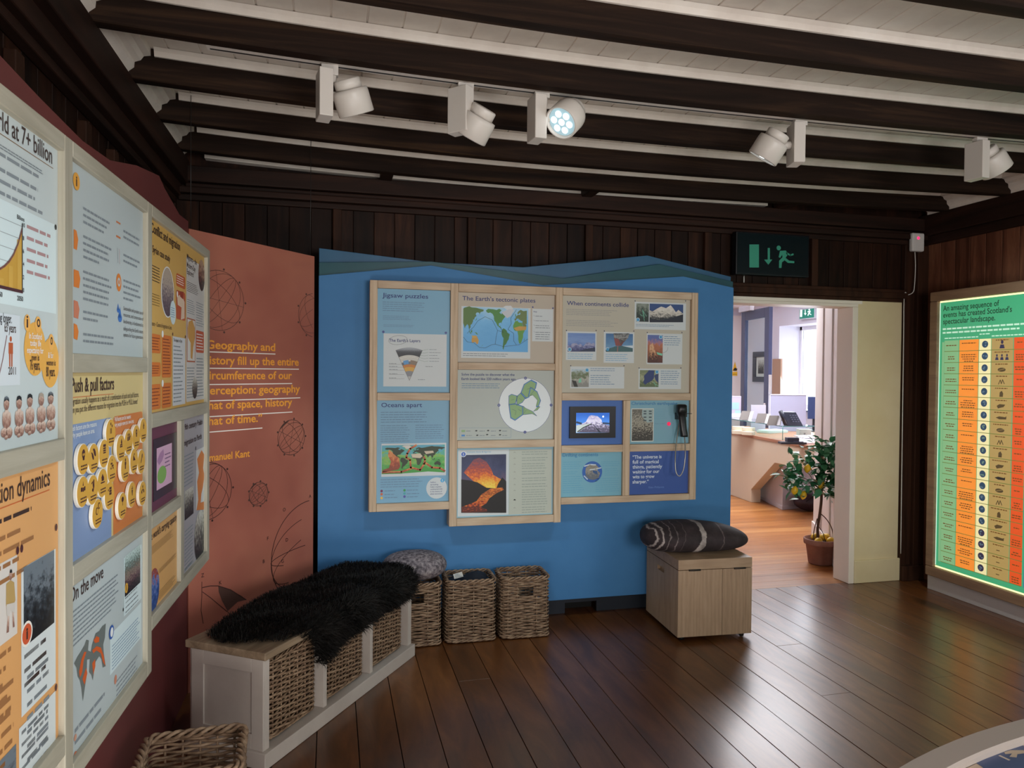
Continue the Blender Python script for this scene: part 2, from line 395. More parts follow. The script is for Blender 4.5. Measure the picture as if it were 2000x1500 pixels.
# floor
b = MB(); x = XL-.05; k = math.floor((x+.05)/.163)
while k*.163-.05 < XR+.05:
    x0 = k*.163-.05; y = YR-rnd.random()*1.5
    while y < 4.43:
        y1 = y+rnd.uniform(2.2, 4.4)
        if 4.43-y1 < .5: y1 = 4.43
        b.box((x0+.0018, y+.0006, -.022), (x0+.1612, min(y1, 4.43)-.0006, rnd.uniform(-.0012, 0))); y = y1
    k += 1
struct(b, 'floor', FLOORM, .0007)
b = MB(); b.box((XL-.1, YR-.1, -.06), (XR+.1, 4.43, -.024)); struct(b, 'trim_30', M('0d0805', .9))
b = MB(); y = 4.432; 
while y < 11.2:
    b.box((.5, y, -.022), (7.0, y+.1385, -.001)); y += .14
struct(b, 'floor', FLOORB, .001)
# ceiling boards
b = MB(); x = XL
while x < XR:
    b.box((x+.0025, YR, ZC), (x+.125, YB+.1, ZC+.02)); x += .1275
b.loft_x([(YR-.1, ZC+.006), (YB+.1, ZC+.006), (YB+.1, ZC+.03), (YR-.1, ZC+.03)], XL-.1, XR+.1)
struct(b.sag(), 'ceiling', WHITEP, .003)
# joists with white beading in the angle
ti = 1
fronts = [2.24, 2.71, 3.20, 3.68, 4.15]+[2.24-.48*i for i in range(1, 9)]
for yf in fronts:
    b = MB(); b.loft_x([(yf+.004, 2.62), (yf+.056, 2.62), (yf+.06, 2.624), (yf+.06, ZC-.001), (yf, ZC-.001), (yf, 2.624)], XL+.06, XR-.03); struct(b.sag(), 'trim_%d' % ti, BEAM); ti += 1
b = MB()
for yf in fronts:
    for y0, y1 in ((yf-.028, yf-.001), (yf+.088, yf+.061)):
        b.loft_x([(y0, ZC-.002), (y1, ZC-.002), (y1, ZC-.034), (y1+(y0-y1)*.35, ZC-.034), (y1+(y0-y1)*.55, ZC-.014)], XL+.2, XR-.16)
struct(b.sag(), 'trim_14', WHITEP)
# cornice pieces in each bay by both side walls
prof = [(0, 0), (.014, 0), (.014, .018), (.034, .036), (.036, .058), (.058, .068), (.07, .086), (.095, .092), (.095, .122), (0, .122)]
for nm, x0, sg in (('trim_15', XL+.09, 1), ('trim_16', XR-.06, -1)):
    b = MB(); ys = sorted(fronts)
    for y0, y1 in zip(ys, ys[1:]+[YB-.08]):
        if y1-y0 < .1: continue
        b.prism([(x0+sg*px, y0+.061, 2.627+pz) for px, pz in prof], (0, y1-y0-.062, 0))
    struct(b.sag(), nm, WHITEP)
# wall plates and mouldings
b = MB(); b.box((XL, YR, 2.545), (XL+.115, YB, 2.682)); b.box((XL, YR, 2.475), (XL+.075, YB, 2.545)); b.box((XL, YR, 2.44), (XL+.045, YB, 2.475)); struct(b, 'trim_17', DARKTRIM_Y, .006)
b = MB(); b.box((XR-.07, YR, 2.52), (XR, YB, 2.672)); b.box((XR-.045, YR, 2.46), (XR, YB, 2.52)); struct(b, 'trim_18', DARKTRIM_Y, .006)
b = MB(); b.box((XL+.1, 4.36, 2.555), (XR-.07, YB+.03, 2.645)); b.box((XL+.1, 4.375, 2.528), (XR-.06, YB, 2.55)); b.box((XL+.06, 4.355, 2.49), (XR-.045, YB, 2.526)); b.box((XL+.06, 4.385, 2.455), (XR-.045, YB, 2.489))
struct(b, 'trim_19', DARKTRIM, .006)
for i, x in enumerate((.31, 1.58, 3.0)):
    b = MB(); b.box((x-.035, 4.211, 2.625), (x+.035, 4.41, ZC-.002)); struct(b.sag(), 'trim_%d' % (20+i), DARKTRIM_Y, .004)
b = MB(); b.loft_x([(4.375, 2.647), (4.43, 2.647), (4.43, ZC-.002), (4.355, ZC-.002), (4.355, 2.735), (4.375, 2.70)], XL+.2, 2.9); struct(b.sag(), 'trim_29', WHITEP)
# boarded walls
def boards(b, axis, c0, c1, fixed, t, z0, z1):
    k = math.floor(c0/.1225); 
    while k*.1225 < c1:
        a, e = max(c0, k*.1225+.0022), min(c1, (k+1)*.1225-.0022); k += 1
        if e-a < .01: continue
        if axis == 'X': b.box((a, fixed, z0), (e, fixed+t, z1))
        else: b.box((min(fixed, fixed+t), a, z0), (max(fixed, fixed+t), e, z1))
b = MB(); boards(b, 'X', XL, 2.42, YB, .02, 0, 2.6); boards(b, 'X', 2.42, XR, YB, .02, 2.04, 2.6)
b.box((XL, YB+.012, 0), (2.42, YB+.11, 2.95)); b.box((2.42, YB+.012, 2.05), (XR+.1, YB+.11, 2.95))
struct(b, 'wall_back', WALLWOOD, .0025)
b = MB()
for x in (.03, .84, 1.61, 2.46, 3.29): b.box((x-.025, 4.385, 2.11), (x+.025, YB+.001, 2.456))
b.box((2.2, 4.375, 2.10), (4.06, YB+.001, 2.125)); b.box((2.2, 4.365, 2.06), (4.06, YB+.001, 2.101)); b.box((2.2, 4.385, 2.035), (4.06, YB+.001, 2.06))
struct(b, 'trim_23', DARKTRIM_Z, .004)
b = MB(); boards(b, 'Y', YR, YB+.02, XL, -.02, 0, 2.6); b.box((XL-.12, YR, 0), (XL-.012, YB+.02, 2.95)); b.box((XL-.02, YR, 2.6), (XL, YB+.02, 2.95)); struct(b, 'wall_left', WALLWOOD_Y, .0025)
b = MB()
for y in (.6, 1.5, 2.0, 2.35, 2.95, 3.3, 3.95): b.box((XL, y-.03, 2.0), (XL+.035, y+.03, 2.4))
struct(b, 'trim_24', DARKTRIM_Z, .004)
b = MB(); boards(b, 'Y', .4, YB+.02, XR, .02, 0, 2.6); b.box((XR+.012, .4, 0), (XR+.12, YB+.02, 2.95)); b.box((XR, .4, 2.6), (XR+.02, YB+.02, 2.95)); b.box((XR, YR, 0), (XR+.12, -1.2, 2.8)); b.box((XR, -1.2, 0), (XR+.12, .4, .9)); b.box((XR, -1.2, 2.2), (XR+.12, .4, 2.8)); struct(b, 'wall_right', WALLWOOD_R, .0025)  # window opening out of view is assumed, for the daylight
b = MB(); b.box((XL-.12, YR-.12, 0), (.8, YR, 2.8)); b.box((2.4, YR-.12, 0), (XR+.12, YR, 2.8)); b.box((.8, YR-.12, 0), (2.4, YR, .9)); b.box((.8, YR-.12, 2.1), (2.4, YR, 2.8)); struct(b, 'wall_rear', M('cfc8bc', .7))  # unseen rear wall, its window opening assumed
# posts in the right corner
b = MB()
for x0, x1, y in ((4.045, 4.10, 4.385), (4.10, 4.15, 4.40), (4.15, 4.20, 4.375), (4.20, XR, 4.39)): b.box((x0, y, 0), (x1-.002, YB+.001, 2.456))
b.box((4.05, 4.36, 0), (4.235, YB, .11))
struct(b, 'trim_25', DARKTRIM_Z, .005)
# cream pier, lining and head of the opening
b = MB(); b.box((3.662, 4.405, 0), (4.043, 4.53, 2.07)); struct(b, 'wall_pier', CREAM, .004)
b = MB(); b.box((3.66, 4.388, 0), (4.05, 4.4045, .165)); struct(b, 'baseboard_pier', CREAM, .005)
b = MB(); b.box((3.615, 4.395, 0), (3.661, 4.56, 1.99)); b.box((2.40, 4.395, 1.99), (3.661, 4.56, 2.012)); b.box((2.40, 4.40, 2.012), (3.70, 4.53, 2.05)); struct(b, 'trim_26', M('efe6d8', .45), .004)
# splayed panelled reveal behind the lining
u = Vector((.58, 1.10, 0)).normalized(); n = Vector((-u.y, u.x, 0)); o = Vector((3.70, 4.56, 0)); RW = Matrix((u, n, (0, 0, 1))).transposed()
b = MB(); b.box((0, -.1, 0), (1.3, 0, 2.6), R=RW, o=o); b.box((.08, 0, 0), (1.3, .015, .16), R=RW, o=o)
for s0, s1 in ((.10, .16), (.50, .56), (.9, .96)): b.box((s0, 0, .16), (s1, .012, 2.2), R=RW, o=o)
struct(b, 'wall_reveal', M('e4dfdc', .5), .003)
# reception: walls, window, ceiling
b = MB(); b.box((6.8, 4.5, 0), (7.3, 7.2, 2.7)); b.box((6.8, 9.9, 0), (7.3, 11.2, 2.7)); b.box((6.8, 7.2, 0), (7.3, 9.9, .98)); b.box((6.8, 7.2, 2.26), (7.3, 9.9, 2.7)); struct(b, 'wall_reception_right', LILAC)
b = MB(); b.box((.4, 11.0, 0), (6.8, 11.15, 2.7)); struct(b, 'wall_reception_end', LILAC)
b = MB(); b.box((.4, 4.53, 0), (.5, 11.0, 2.7)); struct(b, 'wall_reception_left', LILAC)
b = MB(); b.box((4.45, 4.54, 0), (6.8, 4.64, 2.7)); struct(b, 'wall_reception_near', LILAC)
b = MB(); b.box((.4, 4.53, 2.62), (7.3, 11.15, 2.7)); struct(b, 'ceiling', M('f0eff2', .6))
b = MB(); X0, X1 = 7.17, 7.23
for y in (7.2, 8.1, 9.0, 9.85): b.box((X0, y, 1.0), (X1, y+.05, 2.26))
for z in (.98, 2.2): b.box((X0, 7.2, z), (X1, 9.9, z+.06))
wf = struct(b, 'window_1', M('f2f2f5', .4), .003)
b = MB(); b.box((7.195, 7.25, 1.04), (7.2, 9.85, 2.2))
gm, gnt, gb = nodes('window_glass'); gb.inputs['Transmission Weight'].default_value = 1; gb.inputs['Roughness'].default_value = 0; gb.inputs['IOR'].default_value = 1.0
struct(b, 'window_pane', gm, parent=wf)
b = MB(); b.box((6.74, 7.15, .955), (7.17, 9.2, .985)); struct(b, 'trim_27', M('777a86', .4), .004)
# ---------------------------------------------------------------- blue board on the back wall
YF = 4.14
def onY(x, y, Y): d = ray(x, y); t = Y/d.y; return EYEV+d*t
def onX(x, y, X): d = ray(x, y); t = X/d.x; return EYEV+d*t
def onZ(x, y, z): d = ray(x, y); t = (z-EYE)/d.z; return EYEV+d*t
def onV(x, y, a, n): d = ray(x, y); t = (Vector(a)-EYEV).dot(n)/d.dot(n); return EYEV+d*t
BLUE = noisy('blue_print', [(.3, '3f77ab'), (.7, '4780b4')], 3, .55, spec=.3)
TEAL = noisy('teal_print', [(.3, '174650'), (.7, '1f5660')], 3, .35)
NAVY = noisy('navy_print', [(.3, '2c587a'), (.7, '356688')], 3, .35)
bb = thing('display_board', (1.2, 4.2, 0), 'tall blue display board with a layered wavy blue and teal top edge', 'display board')
def wave(name, pts, Y, th, m, x0, x1, z0):
    P = [(X, Y, z) for X, z in pts]; b = MB(); b.prism([(x0, Y, z0), (x1, Y, z0)]+P[::-1], (0, th, 0)); return b.build(name, m, bb, .002)
wave('front_panel', [(-.07, 2.028), (.555, 2.112), (1.23, 2.024), (2.15, 2.115), (2.505, 2.057)], YF, .03, BLUE, -.07, 2.505, .118)
wave('middle_layer', [(-.07, 2.105), (.56, 2.14), (1.37, 2.075), (2.0, 2.19), (2.52, 2.10)], YF+.032, .025, TEAL, -.07, 2.51, 1.6)
wave('back_layer', [(-.07, 2.19), (.56, 2.14), (1.12, 2.135), (1.93, 2.245), (2.52, 2.135)], YF+.06, .025, NAVY, -.07, 2.50, 1.6)
b = MB(); b.box((-.07, YF+.10, 0), (1.42, YF+.12, .14)); b.box((1.63, YF+.10, 0), (2.45, YF+.12, .14)); b.box((1.42, YF+.10, .065), (1.63, YF+.12, .14)); b.box((1.42, YF+.19, 0), (1.63, YF+.2, .065), 1)
b.build('plinth', [M('1c2430', .6), M('050506', .8)], bb)
for x in (-.05, 2.42):
    b = MB(); b.box((x, YF+.09, .3), (x+.05, YF+.27, 2.0)); b.build('batten', M('202a36', .7), bb)

# ---------------------------------------------------------------- red curved board in the left corner
RED = noisy('red_print', [(.25, '924f42'), (.45, 'a45f4f'), (.62, 'ae6b57'), (.8, '955350')], 1.6, .5, 3)
rb = thing('display_board', (-.5, 3.5, 0), 'tall rust red display board wrapping the left corner, with a quotation in orange letters', 'display board')
ra = math.radians(44); ru = Vector((math.sin(ra), math.cos(ra), 0)); rn = Vector((math.cos(ra), -math.sin(ra), 0)); ro = Vector((-.09, 4.13, 0))
tl = .785
S = Sheet(ro, ru, rn)
INK = M('3c1d19', .6); INK2 = M('553830', .6); ORG = M('f0a13c', .5); WHT = M('efe6dc', .5)
def globe(c, r, m, rot, fill=True, wd=.003):
    S.ring(c, r, r, wd, m)
    for k_ in (.3, .75): S.ring(c, r, r*k_, wd*.8, m, rot=rot)
    S.ring(c, r, r*.45, wd*.8, m, rot=rot+PI/2)
    for a_ in (0, .8, 2.1): S.line([(c[0]+r*math.cos(rot+a_), c[1]+r*math.sin(rot+a_)), (c[0]-r*math.cos(rot+a_), c[1]-r*math.sin(rot+a_))], wd*.6, m)
    if fill: S.poly([(c[0]+r*math.cos(rot+1.1+t*.12)*(1 if t < 9 else .93), c[1]+r*math.sin(rot+1.1+t*.12)) for t in range(9)], m, 2)
    for i in range(9):
        a_ = i*.7; S.ell((c[0]+r*1.07*math.cos(a_), c[1]+r*1.07*math.sin(a_)), .006, .006, m, 2, 6)
S.view(380, 820, 3.571)
def gl(x0, y0, x1, y1, m, rot, fill=True, wd=.003):
    a, c = S.uv(x0, (y0+y1)/2), S.uv(x1, (y0+y1)/2); t = S.uv((x0+x1)/2, y0)[1]; bt = S.uv((x0+x1)/2, y1)[1]
    globe(((a[0]+c[0])/2, (t+bt)/2), (t-bt)/2, m, rot, fill, wd)
gl(555, 0, 790, 245, INK2, .6); gl(365, 435, 525, 600, INK2, .6)
gl(-60, 300, 230, 700, INK, 1.0, False)
c = S.uv(860, 900); c = (min(c[0], -.02), c[1]); rr_ = S.uv(860, 550)[1]-c[1]
S.ring(c, rr_*.99, rr_, .004, INK, 2, PI*.52, PI*1.48)
for k_, ro_ in ((.35, 1.2), (.7, .5), (.15, .1)): S.ring(c, rr_, rr_*k_, .0035, INK, 2, PI*.55, PI*1.25, rot=ro_*.3)
for q in ('O', 630, 640), ('F', 520, 840), ('B', 490, 1000), ('G', 620, 1000), ('Z', 60, 1100), ('K', 185, 1150), ('D', 650, 850), ('A', 812, 545):
    S.txt(q[0], S.uv(q[1]-15, q[2]), INK, h=.018)
S.l([(50, 1130), (50, 1230), (45, 1330), (60, 1420)], .003, INK); S.l([(55, 1170), (110, 1158), (165, 1158), (250, 1185), (360, 1255)], .004, INK); S.l([(55, 1200), (110, 1240), (230, 1340)], .003, INK)
S.p([(165, 1160), (250, 1185), (330, 1230), (360, 1255), (300, 1270), (230, 1335), (190, 1260), (168, 1200)], INK2, 1)
S.view(380, 440, 1.875); gl(10, 165, 165, 385, INK2, .9, False, .0025); gl(355, 250, 520, 410, INK2, .5, True, .0025)
L0 = 34
for txt_, yb, xr, x0 in (('“Geography and', 450, 295, 22), ('history fill up the entire', 508, 381, L0), ('circumference of our', 564, 356, L0), ('perception: geography', 620, 386, L0), ('that of space, history', 675, 357, L0), ('that of time.”', 733, 247, L0)):
    a = S.uv(x0, yb); e = S.uv(xr, yb)
    S.txt(txt_, a, ORG, w=e[0]-a[0], h=.039, bold=.022)
    y2 = yb+17; a2, e2 = S.uv(L0, y2+2), S.uv(xr, y2-1); S.line([(a2[0], (a2[1]+e2[1])/2), (e2[0], (a2[1]+e2[1])/2)], .005, WHT)
a = S.uv(22, 868); e = S.uv(202, 862); S.txt('Immanuel Kant', a, ORG, w=e[0]-a[0], h=.034, bold=.02)
S.P = [q for q in S.P if max(p_[0] for p_ in q[0]) < -.004 and min(p_[0] for p_ in q[0]) > -tl]
S.build('corner_panel', [(-tl, 0), (-.005, 0), (-.005, 2.13), (-tl, 2.145)], rb, RED, .018)
pL = ro-ru*tl
b = MB(); z = [(3.66, 2.19), (3.38, 2.17), (3.094, 2.213), (3.0, 2.238), (2.678, 2.188), (2.376, 2.12), (2.13, 2.102), (1.84, 2.11), (1.64, 2.12), (1.0, 2.13)]
b.prism([(-.64, 3.575, 0), (-.64, 3.575, 2.18)]+[(-.64, y, zz) for y, zz in z[1:]]+[(-.64, 1.0, 0)], (-.018, 0, 0)); b.build('side_panel', noisy('maroon_print_shaded', [(.3, '66302f'), (.7, '783b38')], 1.6, .5, 3), rb, .002)  # maroon print; its darker colour also carries the shade above the frame
for y in (1.5, 2.4, 3.2):
    b = MB(); b.box((-.80, y, .2), (-.66, y+.06, 1.9)); b.build('batten', M('40302a', .7), rb)
# ---------------------------------------------------------------- artwork shared by the sheets
LAND = {
 'na': [(-168,66),(-156,71),(-128,70),(-110,68),(-95,72),(-82,68),(-94,60),(-82,55),(-78,62),(-65,58),(-56,52),(-66,45),(-70,42),(-75,38),(-81,31),(-80,25),(-83,30),(-90,29),(-97,27),(-97,20),(-91,18),(-87,21),(-88,16),(-83,14),(-83,9),(-78,8),(-86,12),(-95,16),(-105,20),(-109,26),(-115,31),(-121,35),(-124,42),(-124,48),(-132,56),(-145,60),(-155,58),(-165,61)],
 'sa': [(-78,8),(-72,12),(-62,10),(-51,4),(-50,0),(-35,-6),(-39,-15),(-41,-22),(-48,-27),(-53,-34),(-58,-38),(-65,-42),(-68,-50),(-69,-55),(-74,-50),(-73,-40),(-71,-30),(-70,-18),(-76,-14),(-81,-5),(-80,1)],
 'af': [(-16,15),(-17,21),(-10,30),(-6,35),(10,37),(11,33),(20,31),(32,31),(37,22),(43,12),(51,12),(47,4),(40,-4),(40,-15),(35,-22),(32,-28),(26,-34),(18,-34),(13,-22),(13,-10),(9,0),(8,4),(-5,5),(-12,8)],
 'eu': [(-9,37),(-9,43),(-1,44),(-4,48),(2,51),(8,54),(8,57),(11,55),(20,55),(24,59),(22,63),(18,60),(12,57),(5,60),(14,67),(25,71),(40,67),(60,69),(60,28),(57,26),(51,28),(48,30),(56,24),(60,22),(52,15),(43,13),(38,22),(34,28),(36,36),(28,36),(24,38),(20,40),(18,40),(12,44),(15,38),(10,44),(3,42),(-2,37)],
 'as': [(60,69),(72,72),(100,77),(113,74),(140,73),(160,70),(179,68),(178,63),(162,60),(156,52),(155,58),(142,59),(135,54),(140,48),(130,43),(127,36),(122,38),(121,31),(115,23),(108,20),(108,12),(103,10),(103,2),(98,10),(97,17),(90,22),(80,15),(77,8),(72,19),(67,25),(60,28)],
 'au': [(114,-22),(122,-17),(130,-12),(137,-12),(140,-17),(142,-11),(146,-18),(153,-26),(150,-37),(143,-39),(137,-34),(130,-32),(118,-35),(114,-30)],
 'gr': [(-73,78),(-60,82),(-30,83),(-18,75),(-24,69),(-42,60),(-52,65),(-55,71)],
 'uk': [(-5,50),(1,51),(-2,55),(-3,58),(-6,58),(-5,54)], 'jp': [(131,32),(140,36),(142,44),(138,38)], 'id': [(96,5),(106,-6),(115,-8),(104,0)], 'bo': [(109,1),(117,6),(117,-3),(111,-3)], 'ng': [(131,-2),(141,-3),(150,-10),(140,-8)], 'mg': [(44,-24),(47,-25),(50,-15)], 'nz': [(167,-46),(174,-41),(178,-38),(173,-43)]}
def world(S, box, c0, mats, lay=2, lat=(-62, 84)):
    """world map in box (u0, v0, u1, v1) with the map centred on longitude c0"""
    u0, v0, u1, v1 = box
    for i, (k, pts) in enumerate(LAND.items()):
        m = mats.get(k, mats['*'])
        lo = sum(p[0] for p in pts)/len(pts); sh = 0
        while lo+sh < c0-180: sh += 360
        while lo+sh > c0+180: sh -= 360
        P = [(u0+(u1-u0)*min(1, max(0, (p[0]+sh-c0+180)/360)), v0+(v1-v0)*min(1, max(0, (p[1]-lat[0])/(lat[1]-lat[0])))) for p in pts]
        S.poly(P, m, lay+(.3 if k == 'uk' else 0))
def tail(S, full, sub, x0, y0, x1, y1, m, h, bold=.012, lay=3):
    """title whose beginning runs out of sight: sub is the part between x0 and x1"""
    w = lambda q: max(v[0] for v in glyphs(q, bold)[0])-min(v[0] for v in glyphs(q, bold)[0])
    a, e = S.uv(x0, y0), S.uv(x1, y1); W = (e[0]-a[0])*w(full)/w(sub)
    S.txt(full, (e[0]-W, (a[1]+e[1])/2), m, w=W, h=h, bold=bold, lay=lay); return e[0]-W
def person(S, u, v, h, m, lay=3):
    S.ell((u, v+h*.9), h*.075, h*.09, m, lay, 12); S.poly([(u-h*.15, v+h*.78), (u+h*.15, v+h*.78), (u+h*.15, v+h*.42), (u-h*.15, v+h*.42)], m, lay)
    for s in (-1, 1): S.poly([(u+s*h*.12, v+h*.42), (u+s*h*.02, v+h*.42), (u+s*h*.03, v), (u+s*h*.11, v)], m, lay)
def info(S, c, r, m1, m2, ring=None, lay=4):
    if ring: S.ell(c, r*1.25, r*1.25, ring, lay, 20)
    S.ell(c, r, r, m1, lay+.5, 20); S.txt('i', (c[0]-r*.16, c[1]-r*.5), m2, w=r*.36, h=r*1.1, bold=.03, lay=lay+1)
T_BR = M('3b2620', .6); T_NV = M('39447c', .6); T_GR = M('848d94', .6); T_GB = M('6f8fac', .6); T_LB = M('7fb0cf', .6); T_WH = M('eef0ee', .5)
CARD = M('e2e6e4', .5); CARDB = M('d6e6ea', .5); ORANGE = M('e0812f', .5); AMBER = M('e8ae4e', .5); MAROON = M('4a1f26', .5); RUST = M('c8622e', .55)
BLK = M('15171c', .5); PINC = M('2f3c86', .4); GREYP = M('9aa3a8', .6); TAN_T = M('8a6a48', .6)
P_DARK = photo('print_dark', [(.2, '14161a'), (.5, '333a42'), (.8, '6f7a84')], .9, (7, 9))
P_CROWD = photo('print_crowd', [(.15, '1d1820'), (.35, '6b4a52'), (.5, '9a8a7a'), (.62, '3c4038'), (.78, '8fa6a0'), (1, 'c8dad8')], .7, (22, 18), seed=3)
P_OLD = photo('print_archive', [(.2, '1c1a18'), (.5, '5a5650'), (.75, 'a8a498'), (1, 'cfcdc4')], .8, (9, 9), seed=5)
P_SKIN = photo('print_skin', [(.2, '8a6458'), (.5, 'b08a7a'), (.9, 'd8c2b4')], .8, (5, 5), seed=2)
P_SAT = photo('print_city', [(.25, '5a4a54'), (.5, '8f7f80'), (.7, 'b8a898')], 1., (18, 18), seed=8)

# ---------------------------------------------------------------- frames
def frame(name, loc, label, pieces, place, mX, mZ, depth):
    fr = thing(name, loc, label, 'display frame')
    for kind, u0, u1, z0, z1 in pieces:
        b = MB(); A = place(u0, z0, 0); B = place(u1, z0, 0); n = place(u0, z0, -1)-A
        q = n*depth; h = Vector((0, 0, z1-z0))
        b.hexa([A, B, B+q, A+q, A+h, B+h, B+q+h, A+q+h] if (B-A).cross(q).z > 0 else [A+q, B+q, B, A, A+q+h, B+q+h, B+h, A+h])
        b.build(kind, mZ if kind == 'stile' else mX, fr, .0025)
    return fr
# left frame
LA, LU = Vector((-.557, 1.788, 0)), Vector((.055, 1.49, 0)).normalized(); LN = Vector((LU.y, -LU.x, 0))
def lplace(y, z, d): return LA+LU*((y-1.788)/LU.y)+LN*d+Vector((0, 0, z))
pcs = [('stile', .86, .90, .655, 2.004), ('stile', 1.744, 1.7885, .565, 2.004), ('stile', 2.366, 2.411, .565, 2.004), ('stile', 3.235, 3.28, .69, 2.004), ('stile', 2.782, 2.828, .7355, 1.3165),
 ('rail', .9005, 1.7435, 1.967, 2.004), ('rail', .9005, 1.7435, 1.302, 1.348), ('rail', .9005, 1.7435, .655, .70),
 ('rail', 1.789, 2.3655, 1.968, 2.004), ('rail', 1.789, 2.3655, 1.49, 1.534), ('rail', 1.789, 2.3655, 1.012, 1.058), ('rail', 1.789, 2.3655, .565, .612),
 ('rail', 2.4115, 3.2345, 1.968, 2.004), ('rail', 2.4115, 3.2345, 1.317, 1.363), ('rail', 2.4115, 2.7815, 1.005, 1.047), ('rail', 2.4115, 3.2345, .69, .735)]
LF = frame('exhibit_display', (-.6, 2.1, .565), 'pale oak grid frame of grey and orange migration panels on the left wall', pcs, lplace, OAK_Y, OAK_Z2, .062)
for y in (1.0, 2.4, 3.1):
    b = MB(); p = lplace(y, .8, -.063); b.box((-.638, y, .8), (p.x, y+.05, 1.9)); b.build('wall_batten', M('4a3a30', .7), LF)
REC = .014
def lsheet(): return Sheet(lplace(1.788, 0, -REC), LU, LN)
def ub(y): return (y-1.788)/LU.y
def lbuild(S, name, y0, y1, z0, z1, base): return S.build(name, [(ub(y0)+.001, z0), (ub(y1)-.001, z0), (ub(y1)-.001, z1), (ub(y0)+.001, z1)], LF, base, .02)
PALE = M('c6d1d3', .5); GREYPAN = M('bac4c6', .5)
# the world at 7+ billion
S = lsheet().view(0, 180, 5)
tail(S, 'The world at 7+ billion', 'ld at 7+ billion', 18, 378, 505, 700, T_BR, .034, .006)
a = S.uv(515, 745); S.line([(a[0]-.5, a[1]), a], .0015, TAN_T)
S.greek(-300, 310, 420, 815, 2, T_GR, h=.45, ragged=.1)
def lg(x1, yt, n, pitch, wd, m, **k):
    a = S.uv(x1, yt); R = S.rng
    for i in range(n):
        x = a[0]-wd; y = a[1]-pitch*i; e = a[0]-R.random()*wd*.15
        while x < e:
            q = min(e, x+pitch*R.uniform(.7, 2.6)); S.poly([(x, y), (q, y), (q, y+pitch*.3), (x, y+pitch*.3)], m, 2); x = q+pitch*.28
lg(470, 900, 1, .02, .5, T_GR); lg(470, 1030, 3, .021, .5, T_GR)
u1 = S.uv(545, 1300)[0]; vt = S.uv(545, 1300)[1]; S.view(0, 480, 5); vb = S.uv(545, 665)[1]
S.rect((u1-.72, vb), (u1, vt), CARDB, 1)
g1 = S.uv(210, 450); S.view(0, 180, 5); gt = S.uv(208, 1285); S.view(0, 480, 5)
gx, gy0, gy1 = g1[0], g1[1], gt[1]
for i in range(6): S.line([(gx-.4, gy0+(gy1-gy0)*i/5.2), (gx, gy0+(gy1-gy0)*i/5.2)], .0012, GREYP, 2)
cur = [(gx-.42+.42*t, gy0+(gy1-gy0)*(.06+.12*t+.75*t**9)) for t in [i/24 for i in range(25)]]
S.poly([(gx-.42, gy0)]+[(gx, gy0)]+cur[::-1], M('c79a3a', .5), 3)
for i in range(12):
    q = cur[24-i*2]; S.rect((q[0]-.02, gy0+.002), (q[0]-.004, max(gy0+.003, q[1]-.02-(gy1-gy0)*.03)), M('cfa548', .5), 4)
S.line(cur, .004, M('7a4a44', .5), 5); S.line([(gx-.42, gy0), (gx, gy0)], .006, MAROON, 5); S.line([(gx, gy0), (gx, gy1)], .003, BLK, 5)
for i, q in enumerate(('0', '2', '4', '6', '8', '10')): S.txt(q, (gx+.004, gy0+(gy1-gy0)*i/5.2), BLK, h=.008)
S.txt('2050', (gx-.02, gy0-.018), BLK, h=.009); S.txt('1950', (gx-.1, gy0-.018), BLK, h=.009); S.txt('Billions', (gx-.02, gy1+.006), BLK, h=.008)
S.view(0, 180, 5); lg(490, 1425, 5, .022, .11, M('b08a8c', .6)); S.ell(S.uv(538, 1318), .005, .006, BLK, 4, 12)
S.view(0, 480, 5)
u2, v2t = S.uv(190, 685); v2b = S.uv(190, 1360)[1]; S.rect((u2-.6, v2b), (u2, v2t), M('d4dde4', .5), 2)
tail(S, 'People are living longer.', 'g longer.', 0, 745, 110, 755, BLK, .017); a = S.uv(38, 838); e = S.uv(150, 845); S.txt('65 years', a, T_BR, w=e[0]-a[0], h=.017)
a, t_ = S.uv(100, 1182), S.uv(100, 880); person(S, a[0], a[1], t_[1]-a[1], M('b85a30', .5)); a = S.uv(75, 1258); S.txt('2011', a, T_BR, w=.03, h=.014)
a = S.uv(60, 880); S.line([(a[0]-.12+.12*t, a[1]-.13+.13*t**3) for t in [i/8 for i in range(9)]], .003, M('8a6a6a', .5), 3)
for x0, y0, x1, y1 in ((230, 745, 440, 1270), (400, 900, 570, 1385)): S.e(x0, y0, x1, y1, AMBER, 3+(x0 > 300)*.3)
for x0, y0, x1, y1 in ((230, 670, 288, 835), (335, 690, 395, 850), (468, 862, 520, 1020)): S.e(x0, y0, x1, y1, M('f0b45c', .5), 4)
for q, x0, y0, x1 in (('i', 250, 795, 266), ('♂', 352, 790, 384), ('♀', 485, 965, 506)):
    a, e = S.uv(x0, y0), S.uv(x1, y0); S.txt(q if q == 'i' else 'o', a, T_BR, w=e[0]-a[0], h=.024, lay=5)
for q, x0, y0, x1, mm in (('In Scotland', 275, 905, 400, T_WH), ('today life', 285, 975, 392, T_WH), ('expectancy for', 255, 1045, 415, T_WH), ('men is', 300, 1118, 375, T_BR), ('76 years,', 285, 1212, 382, T_BR), ('& for', 462, 1095, 512, T_WH), ('women is', 445, 1168, 535, T_BR), ('80 years.', 443, 1275, 530, T_BR)):
    a, e = S.uv(x0, y0), S.uv(x1, y0); S.txt(q, a, mm, w=e[0]-a[0], h=.02 if 'years' in q else .012, lay=5)
S.view(0, 680, 3.571)
